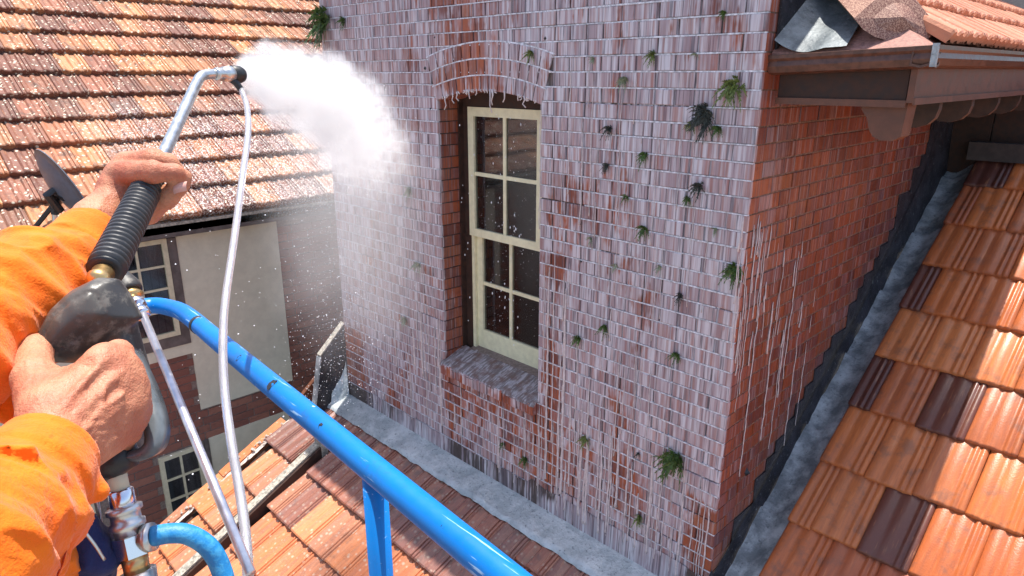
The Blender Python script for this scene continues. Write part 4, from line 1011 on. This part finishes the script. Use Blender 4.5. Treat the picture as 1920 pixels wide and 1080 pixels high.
# spare lance
M_ROD = simple('dull_silver_rod', (.62, .60, .64), .36, .85, .15, 40, .1)
spare = thing('spare_lance', 'thin straight steel lance with black cone nozzle leaning over the blue rail', 'lance', tuple(at(465, 1045, .66))); SP = lambda o: sub(o, spare)
a0, a1 = at(262, 575, .96), at(470, 1075, .66)
m_ = MB(); tube(m_, [a0, a0+(a1-a0)*.5, a1], .0052, 16); SP(m_.obj('tube', M_ROD, spare, True))
m_ = MB(); lathe(m_, at(243, 548, .975), at(225, 508, .985), [(0, .0175), (.1, .0185), (.35, .0175), (.85, .010), (.97, .0085), (1, .006)], 28); SP(m_.obj('cone_nozzle', M_GUN, spare, True))
m_ = MB(); lathe(m_, at(252, 562, .97), at(242, 546, .975), [(0, .010), (.3, .0155), (.6, .013), (1, .0165)], 24); SP(m_.obj('brass_collar', M_BRASS, spare, True))
m_ = MB(); lathe(m_, at(268, 594, .95), at(252, 562, .965), [(0, .009), (.1, .0125), (.35, .0125), (.4, .009), (.55, .009), (.6, .0125), (.85, .0125), (1, .009)], 8); SP(m_.obj('hex_nut', M_STEEL, spare, True))

# ------------------------------------------------------------ the worker
person = thing('person', 'worker in orange work shirt aiming a pressure washer with both bare hands', 'person', tuple(at(-300, 1500, .5)))
PP = lambda o: sub(o, person)
def f_rh(P):
    a = c3; k = .010
    W = [a(80, 782, .50), a(102, 806, .50), a(124, 830, .505), a(142, 850, .515)]
    MC = [a(186, 680, .545), a(210, 714, .548), a(224, 760, .55), a(214, 805, .555)]
    d = capsule(P, a(56, 864, .475), a(110, 808, .508), .0235, .0228)
    d = smin(d, capsule(P, a(-40, 960, .43), a(56, 864, .475), .027, .0235), .01)
    for i in range(4): d = smin(d, capsule(P, W[i]+np.array([0, 0, .012]), MC[i]+np.array([0, 0, .010]), .015, .0145), .012)
    for i in range(3): d = smin(d, capsule(P, (W[i]+W[i+1])/2+np.array([0, 0, .02]), (MC[i]+MC[i+1])/2+np.array([0, 0, .020]), .016, .0150), .012)
    # knuckles
    for c, r in zip(MC, (.0135, .0128, .0125, .0120)): d = smin(d, np.linalg.norm(P-c-np.array([0, 0, .006]), axis=-1)-r, .008)
    fin = [([MC[0], a(222, 662, .572), a(228, 690, .602), a(205, 700, .612)], (.0125, .0108, .0095, .0082)),
           ([MC[1], a(240, 712, .578), a(240, 745, .605), a(212, 748, .612)], (.0125, .0112, .0098, .0085)),
           ([MC[2], a(256, 765, .578), a(250, 790, .603), a(222, 792, .610)], (.0120, .0110, .0096, .0085)),
           ([MC[3], a(240, 812, .578), a(232, 826, .598), a(208, 824, .604)], (.0112, .0098, .0088, .0078))]
    for J, R_ in fin:
        q = capsule(P, J[0], J[1], R_[0], R_[1]); q = smin(q, capsule(P, J[1], J[2], R_[1], R_[2]), .005); q = smin(q, capsule(P, J[2], J[3], R_[2], R_[3]), .005)
        d = smin(d, q, .0032)
    t = capsule(P, a(84, 770, .515), a(64, 708, .550), .0175, .0152)
    t = smin(t, capsule(P, a(64, 708, .550), a(66, 658, .592), .0152, .0132), .006)
    t = smin(t, capsule(P, a(66, 658, .592), a(88, 632, .630), .0134, .0105), .006)
    d = smin(d, t, .014)
    # web between thumb and index
    d = smin(d, capsule(P, a(90, 756, .538), a(150, 712, .556), .0155, .0130), .016)
    # tendons and veins
    for p0, p1, r in ((a(118, 800, .492), a(206, 712, .532), .0022), (a(134, 828, .498), a(222, 758, .533), .0024), (a(146, 850, .505), a(212, 800, .540), .0018), (a(100, 775, .49), a(182, 682, .530), .0018)):
        d = smin(d, capsule(P, p0+np.array([0, 0, .004]), p1+np.array([0, 0, .004]), r, r), .007)
    for p0, p1 in ((a(150, 815, .497), a(190, 770, .520)), (a(190, 770, .520), a(232, 738, .538)), (a(190, 770, .520), a(196, 735, .524)), (a(160, 838, .505), a(205, 795, .53))):
        d = smin(d, capsule(P, p0, p1, .0016, .0014), .004)
    # wrinkles at wrist
    wd = np.array([.62, .72, .0]); s = (P-a(110, 800, .5))@wd; env = np.exp(-((s-.006)/.014)**2)
    d = d+.0006*env*np.sin(s*1500+2*vnoise(P, 60, 3))+.0007*vnoise(P, 120, 6)
    return d
lo = c3(-60, 1000, .55); hi = c3(290, 590, .64)
v1, f1 = surfnet(f_rh, (-.455, -.20, .40), (-.283, .012, .650), .0021)
def f_lh(P):
    a = c3
    d = capsule(P, a(95, 505, .70), a(180, 414, .768), .0235, .0235)
    d = smin(d, capsule(P, a(180, 414, .768), a(212, 372, .792), .0235, .0185), .012)
    d = smin(d, capsule(P, a(214, 392, .79), a(232, 328, .798), .017, .0165), .012)
    d = smin(d, capsule(P, a(222, 396, .80), a(242, 330, .812), .018, .0165), .012)
    d = smin(d, capsule(P, a(218, 350, .80), a(240, 312, .806), .019, .0155), .012)
    fin = [([a(231, 326, .788), a(286, 322, .768), a(326, 324, .778), a(346, 331, .792)], (.0150, .0118, .0102, .0082)),
           ([a(240, 308, .803), a(286, 300, .792), a(316, 306, .804), a(332, 318, .816)], (.0150, .0122, .0105, .0085)),
           ([a(246, 305, .822), a(288, 298, .818), a(312, 308, .832), a(318, 326, .838)], (.0140, .0118, .0100, .0082)),
           ([a(246, 312, .836), a(280, 304, .838), a(298, 316, .846), a(300, 332, .842)], (.0125, .0100, .0088, .0075))]
    for i, (J, R_) in enumerate(fin):
        q = capsule(P, J[0], J[1], R_[0], R_[1]); q = smin(q, capsule(P, J[1], J[2], R_[1], R_[2]), .005); q = smin(q, capsule(P, J[2], J[3], R_[2], R_[3]), .005)
        q = smin(q, np.linalg.norm(P-J[1], axis=-1)-R_[1]*1.04, .004); d = smin(d, q, .0045)
    t = capsule(P, a(226, 396, .80), a(276, 396, .812), .0185, .0150)
    t = smin(t, capsule(P, a(276, 396, .812), a(310, 370, .800), .0150, .0125), .006)
    t = smin(t, capsule(P, a(310, 370, .800), a(338, 350, .790), .0130, .0098), .006); d = smin(d, t, .010)
    for p0, p1, r in ((a(196, 372, .775), a(226, 322, .782), .002), (a(180, 398, .745), a(206, 352, .782), .002)): d = smin(d, capsule(P, p0, p1, r, r), .006)
    s = (P-a(286, 322, .768))@np.array([1., 0, 0]); d = d+.0005*np.exp(-(s/.006)**2)*np.sin(s*2600)
    return d+.0007*vnoise(P, 110, 16)
v2, f2 = surfnet(f_lh, (-.56, -.02, .66), (-.365, .165, .88), .0021)
# torso, neck, head and upper arms, behind and left of the camera
SHL, SHR = np.array([-.78, -.26, .12]), np.array([-.46, -.42, -.20]); ELL, ELR = np.array([-.66, -.30, .40]), np.array([-.50, -.48, .16]); CH_ = (SHL+SHR)/2
upc = np.array([0, math.cos(PITCH), -math.sin(PITCH)])
def f_body(P):
    d = capsule(P, ELL, c3(95, 500, .70), .042, .034); d = smin(d, capsule(P, SHL, ELL, .055, .043), .02)
    d = smin(d, capsule(P, ELR, c3(20, 905, .46), .040, .031), .02); d = smin(d, capsule(P, SHR, ELR, .055, .042), .02)
    d = smin(d, capsule(P, SHL, SHR, .06, .06), .03); b = CH_-upc*.5; d = smin(d, capsule(P, CH_-upc*.06, b, .125, .13), .08)
    nk = CH_+upc*.06; hd = CH_+upc*.23+np.array([.0, 0, .03]); d = smin(d, capsule(P, nk, nk+upc*.06, .055, .052), .02)
    d = smin(d, ellip(P, hd, np.eye(3), (.078, .112, .096)), .02)
    fwd = np.array([.45, -.3, .84]); d = smin(d, capsule(P, hd+fwd*.085+upc*.01, hd+fwd*.108-upc*.018, .010, .014), .012)
    lt = np.cross(upc, fwd)
    for sg in (-1, 1): d = smin(d, np.linalg.norm(P-(hd+lt*sg*.08), axis=-1)-.02, .01); d = smax(d, -(np.linalg.norm(P-(hd+fwd*.10+lt*sg*.034+upc*.028), axis=-1)-.016), .01)
    return d
v3, f3 = surfnet(f_body, (-1.0, -1.05, -.45), (-.30, .2, .78), .014)
PP(npmesh('body', [(v1, f1), (v2, f2), (v3, f3)], M_SKIN, person))
# thumbnail
m_ = MB(); c = c3(338, 352, .780); grid(m_, lambda u, v: tuple(cam2w(np.array([c[0]+.0075*(u-.5)*2, c[1]+.0055*(v-.5)*2+.004*(u-.5), c[2]-.0035+.004*((u-.5)**2+(v-.5)**2)*2]))), 8, 6); PP(m_.obj('thumbnail', M_NAIL, person, True))

# shirt: sleeves with folds plus torso
def folds(P, s, seed, amp):
    n = vnoise(P*np.array([1., 1., .6]), s, seed); n2 = vnoise(P, s*2.3, seed+1)
    return amp*(np.clip(1-np.abs(n)*1.3, 0, 1)**2*2.0-.8)+amp*.35*(np.clip(1-np.abs(n2)*1.4, 0, 1)**2*2-.8)
def f_sl(P):          # upper sleeve (arm on the foregrip)
    a = c3; A_, B_, C_ = a(176, 436, .755), a(80, 530, .68), a(-120, 640, .56)
    d = capsule(P, A_, B_, .0300, .0460); d = smin(d, capsule(P, B_, C_, .0460, .064), .03)
    d = smin(d, capsule(P, a(118, 550, .70), a(30, 620, .66), .038, .042), .03)
    ax = (A_-B_)/np.linalg.norm(A_-B_); s = (P-A_)@ax
    ang = folds(P*.6+ax*s[..., None]*1.3, 15, 21, .0062)*np.clip((-s-.012)/.03, 0, 1)
    # raking folds across the sleeve
    q = np.sin((s*1.0)*120+4*vnoise(P, 9, 7)); d = d-ang-.0022*np.maximum(q, -.2)*np.clip((-s-.03)/.04, 0, 1)
    d = d-.0030*np.clip((s+.040)/.0022, 0, 1)+.0012*np.exp(-((s+.008)/.0012)**2)
    d = smax(d, s-.004, .004); inner = np.maximum(capsule(P, a(230, 385, .80), B_, .0262, .027), -(s+.045)); d = smax(d, -inner, .003)
    return d
v4, f4 = surfnet(f_sl, (-.64, -.16, .46), (-.375, .085, .84), .0028)
def f_sr(P):          # lower sleeve (arm on the trigger)
    a = c3; A_, B_, C_ = a(92, 842, .492), a(20, 940, .45), a(-120, 1080, .36)
    ax = (A_-B_)/np.linalg.norm(A_-B_); s = (P-A_)@ax
    d = capsule(P, A_, B_, .0300, .0365); d = smin(d, capsule(P, B_, C_, .0365, .050), .02)
    d = smin(d, capsule(P, a(92, 892, .485), a(-15, 1120, .44), .0145, .027), .025)
    d = smin(d, capsule(P, a(152, 892, .492), a(184, 922, .495), .0065, .0045), .006)
    fo = folds(P*.6+ax*s[..., None]*1.3, 19, 5, .0058); q = np.sin(s*150+4*vnoise(P, 12, 9)); m = np.clip((-s-.026)/.02, 0, 1)
    d = d-fo*m-.0018*np.maximum(q, -.2)*m-.0032*np.clip((s+.030)/.0022, 0, 1)+.0012*np.exp(-((s+.006)/.0012)**2)
    d = smax(d, s-.003, .003); inner = np.maximum(capsule(P, a(150, 770, .54), B_, .0275, .0275), -(s+.04)); d = smax(d, -inner, .003)
    return d
v5, f5 = surfnet(f_sr, (-.47, -.34, .28), (-.225, -.07, .58), .0026)
def f_tor(P):
    d = capsule(P, SHL, SHR, .075, .075); b = CH_-upc*.5; d = smin(d, capsule(P, CH_-upc*.06, b, .145, .15), .08)
    d = smin(d, capsule(P, SHL, ELL, .078, .072), .03); d = smin(d, capsule(P, ELL, c3(-60, 620, .60), .07, .062), .03)
    d = smin(d, capsule(P, SHR, ELR, .075, .062), .03); d = smin(d, capsule(P, ELR, c3(-80, 1060, .40), .06, .052), .03)
    return d-folds(P, 12, 4, .008)
v6, f6 = surfnet(f_tor, (-1.05, -1.05, -.5), (-.28, .0, .75), .014)
PP(npmesh('shirt', [(v4, f4), (v5, f5), (v6, f6)], M_ORANGE, person))
# shirt front tail and navy trousers seen at the bottom left
def f_tail(P):
    a = c3; d = capsule(P, a(88, 985, .57), a(40, 1200, .56), .022, .042); d = smin(d, capsule(P, a(20, 780, .60), a(-10, 730, .60), .012, .02), .01); return d-folds(P, 30, 12, .004)
v7, f7 = surfnet(f_tail, (-.47, -.36, .48), (-.30, -.05, .66), .003)
PP(npmesh('shirt_tail', [(v7, f7)], M_ORANGE, person))
def f_nav(P):
    a = c3; d = capsule(P, a(128, 950, .585), a(196, 1050, .59), .010, .012); d = smin(d, capsule(P, a(150, 1020, .60), a(150, 1200, .60), .022, .03), .02); return d-folds(P, 40, 2, .0025)
v8, f8 = surfnet(f_nav, (-.43, -.32, .54), (-.33, -.16, .66), .003)
PP(npmesh('trousers', [(v8, f8)], M_NAVY, person))
m_ = MB(); tube(m_, catmull([at(127, 946, .565), at(150, 985, .565), at(178, 1022, .57), at(196, 1050, .575)], 5), .0014, 8); tube(m_, [at(183, 935, .60), at(190, 980, .60), at(202, 1028, .60)], .0012, 8); PP(m_.obj('cord', M_ALU, person, True))

# ------------------------------------------------------------ water spray
NZ = at(452, 139, 1.16); TG = at(712, 240, 4.3); AXV = TG-NZ; LN = np.linalg.norm(AXV); AXU = AXV/LN
def axis_pt(t): return NZ+AXV*t+np.array([0, 0, .22*t-.62*t*t*1.0])
def rad(t): return .012+.30*t**.6*1.0 if t > 0 else .012
def spray():
    m = bpy.data.materials.new('spray_water'); m.use_nodes = True; t_ = m.node_tree; t_.nodes.clear(); q = NT.__new__(NT); q.m = m; q.t = t_; q.g = None
    out = q.n('OutputMaterial'); pv = q.n('VolumePrincipled'); pv.inputs['Color'].default_value = (1, 1, 1, 1); pv.inputs['Anisotropy'].default_value = .0
    p = q.pos(); sb = q.n('VectorMath'); sb.operation = 'SUBTRACT'; q.L(p, sb.inputs[0]); sb.inputs[1].default_value = tuple(NZ)
    dt = q.n('VectorMath'); dt.operation = 'DOT_PRODUCT'; q.L(sb.outputs[0], dt.inputs[0]); dt.inputs[1].default_value = tuple(AXU/LN); t = q.math('MAXIMUM', dt.outputs['Value'], .0001)
    # centre point
    sc1 = q.n('VectorMath'); sc1.operation = 'SCALE'; sc1.inputs[0].default_value = tuple(AXV); q.L(t, sc1.inputs['Scale'])
    cz = q.math('SUBTRACT', q.math('MULTIPLY', t, .22), q.math('MULTIPLY', q.math('MULTIPLY', t, t), .62)); cm = q.n('CombineXYZ'); q.L(cz, cm.inputs[2])
    ad = q.n('VectorMath'); ad.operation = 'ADD'; q.L(sc1.outputs[0], ad.inputs[0]); q.L(cm.outputs[0], ad.inputs[1])
    df = q.n('VectorMath'); df.operation = 'DISTANCE'; q.L(sb.outputs[0], df.inputs[0]); q.L(ad.outputs[0], df.inputs[1])
    R_ = q.math('ADD', .012, q.math('MULTIPLY', q.math('POWER', t, .6), .30)); rr = q.math('DIVIDE', df.outputs['Value'], R_)
    da = q.n('VectorMath'); da.operation = 'DOT_PRODUCT'; q.L(p, da.inputs[0]); da.inputs[1].default_value = tuple(AXU*.72); sa = q.n('VectorMath'); sa.operation = 'SCALE'; sa.inputs[0].default_value = tuple(AXU); q.L(da.outputs['Value'], sa.inputs['Scale']); sp = q.n('VectorMath'); sp.operation = 'SUBTRACT'; q.L(p, sp.inputs[0]); q.L(sa.outputs[0], sp.inputs[1]); PS = sp.outputs[0]
    nz = q.noise(PS, 8.5, 5, .68); rr = q.math('ADD', rr, q.math('MULTIPLY', q.math('SUBTRACT', nz, .5), 1.5))
    core = q.ss(rr, .12, .98, 1, 0); fall = q.ss(t, .12, .92, 1, .03); near = q.math('DIVIDE', 1.7, R_)
    n2 = q.noise(PS, 26, 4, .65); g = q.ss(n2, .38, .64, .15, 1.9)
    den = q.math('MULTIPLY', q.math('MULTIPLY', core, fall), q.math('MULTIPLY', near, g)); den = q.math('MULTIPLY', den, 1.15)
    q.L(den, pv.inputs['Density']); t_.links.new(pv.outputs[0], out.inputs['Volume']); return m
m_ = MB(); T = [0.0, .02, .05, .1, .18, .28, .4, .52, .65, .78, .9, 1.0]; tube(m_, [axis_pt(t) for t in T], [rad(t)*1.12 for t in T], 16)
o = stuff(m_.obj('water_spray', spray(), None, True)); o['label'] = 'white fan of pressure washer spray blowing from the nozzle towards the tower'
def mist():
    m = bpy.data.materials.new('drifting_mist'); m.use_nodes = True; t_ = m.node_tree; t_.nodes.clear(); q = NT.__new__(NT); q.m = m; q.t = t_; q.g = None
    out = q.n('OutputMaterial'); pv = q.n('VolumePrincipled'); pv.inputs['Color'].default_value = (1, 1, 1, 1)
    oc = q.objc(); ln = q.n('VectorMath'); ln.operation = 'LENGTH'; q.L(oc, ln.inputs[0]); n = q.noise(q.pos(), 1.6, 4, .6); r = q.math('ADD', ln.outputs['Value'], q.math('MULTIPLY', q.math('SUBTRACT', n, .5), .9))
    q.L(q.math('MULTIPLY', q.ss(r, .1, .92, 1, 0), .8), pv.inputs['Density']); t_.links.new(pv.outputs[0], out.inputs['Volume']); return m
MM = mist()
def ico(c, r3, n=2):
    import bmesh
    bm = bmesh.new(); bmesh.ops.create_icosphere(bm, subdivisions=n, radius=1); me = bpy.data.meshes.new('mist'); bm.to_mesh(me); bm.free(); me.materials.append(MM)
    o = link('mist', me); o.location = c; o.scale = r3; return stuff(o)
ico(at(655, 400, 4.6), (.75, .75, 1.45))['label'] = 'thin mist drifting down the left edge of the tower'
# droplets thrown about
m_ = MB(); r = random.Random(3)
for k in range(2600):
    t = r.random()**.8; c = axis_pt(t*1.02+.02); rr = rad(t)*abs(r.gauss(0, .55)); a = r.uniform(0, 6.28); u, b, _ = frame_of(AXU); p = c+rr*(math.cos(a)*u+math.sin(a)*b)
    if p[1] > -.03: continue
    q_ = r.uniform(.0008, .0019)*(.5+t); L_ = q_*r.uniform(2, 9); m_.add([p-AXU*L_, p+AXU*L_, p+UP*q_, p-UP*q_, p+np.cross(AXU, UP)*q_], [(0, 2, 4), (2, 1, 4), (1, 3, 4), (3, 0, 4), (0, 3, 2), (2, 3, 1)])
for k in range(2200):
    x = r.gauss(640, 55); y = r.uniform(150, 760); d = r.uniform(2.6, 5.6); p = at(x, y, d)
    if (p[1] > -.02 and p[0] > LX-.02) or p[0] < HX+.1 or p[2] < ZR0: continue
    blob(m_, p, r.uniform(.0009, .0028))
for k in range(110):
    p = at(r.uniform(300, 700), r.uniform(380, 900), r.uniform(1.5, 4.5))
    if (p[1] > -.05 and p[0] > LX-.05) or p[0] < HX+.1 or p[2] < ZR0+PL*p[1]+.2: continue
    blob(m_, p, r.uniform(.0012, .0030))
o = stuff(m_.obj('spray_droplets', M_DROP)); o['label'] = 'fine bright droplets scattered around the spray'
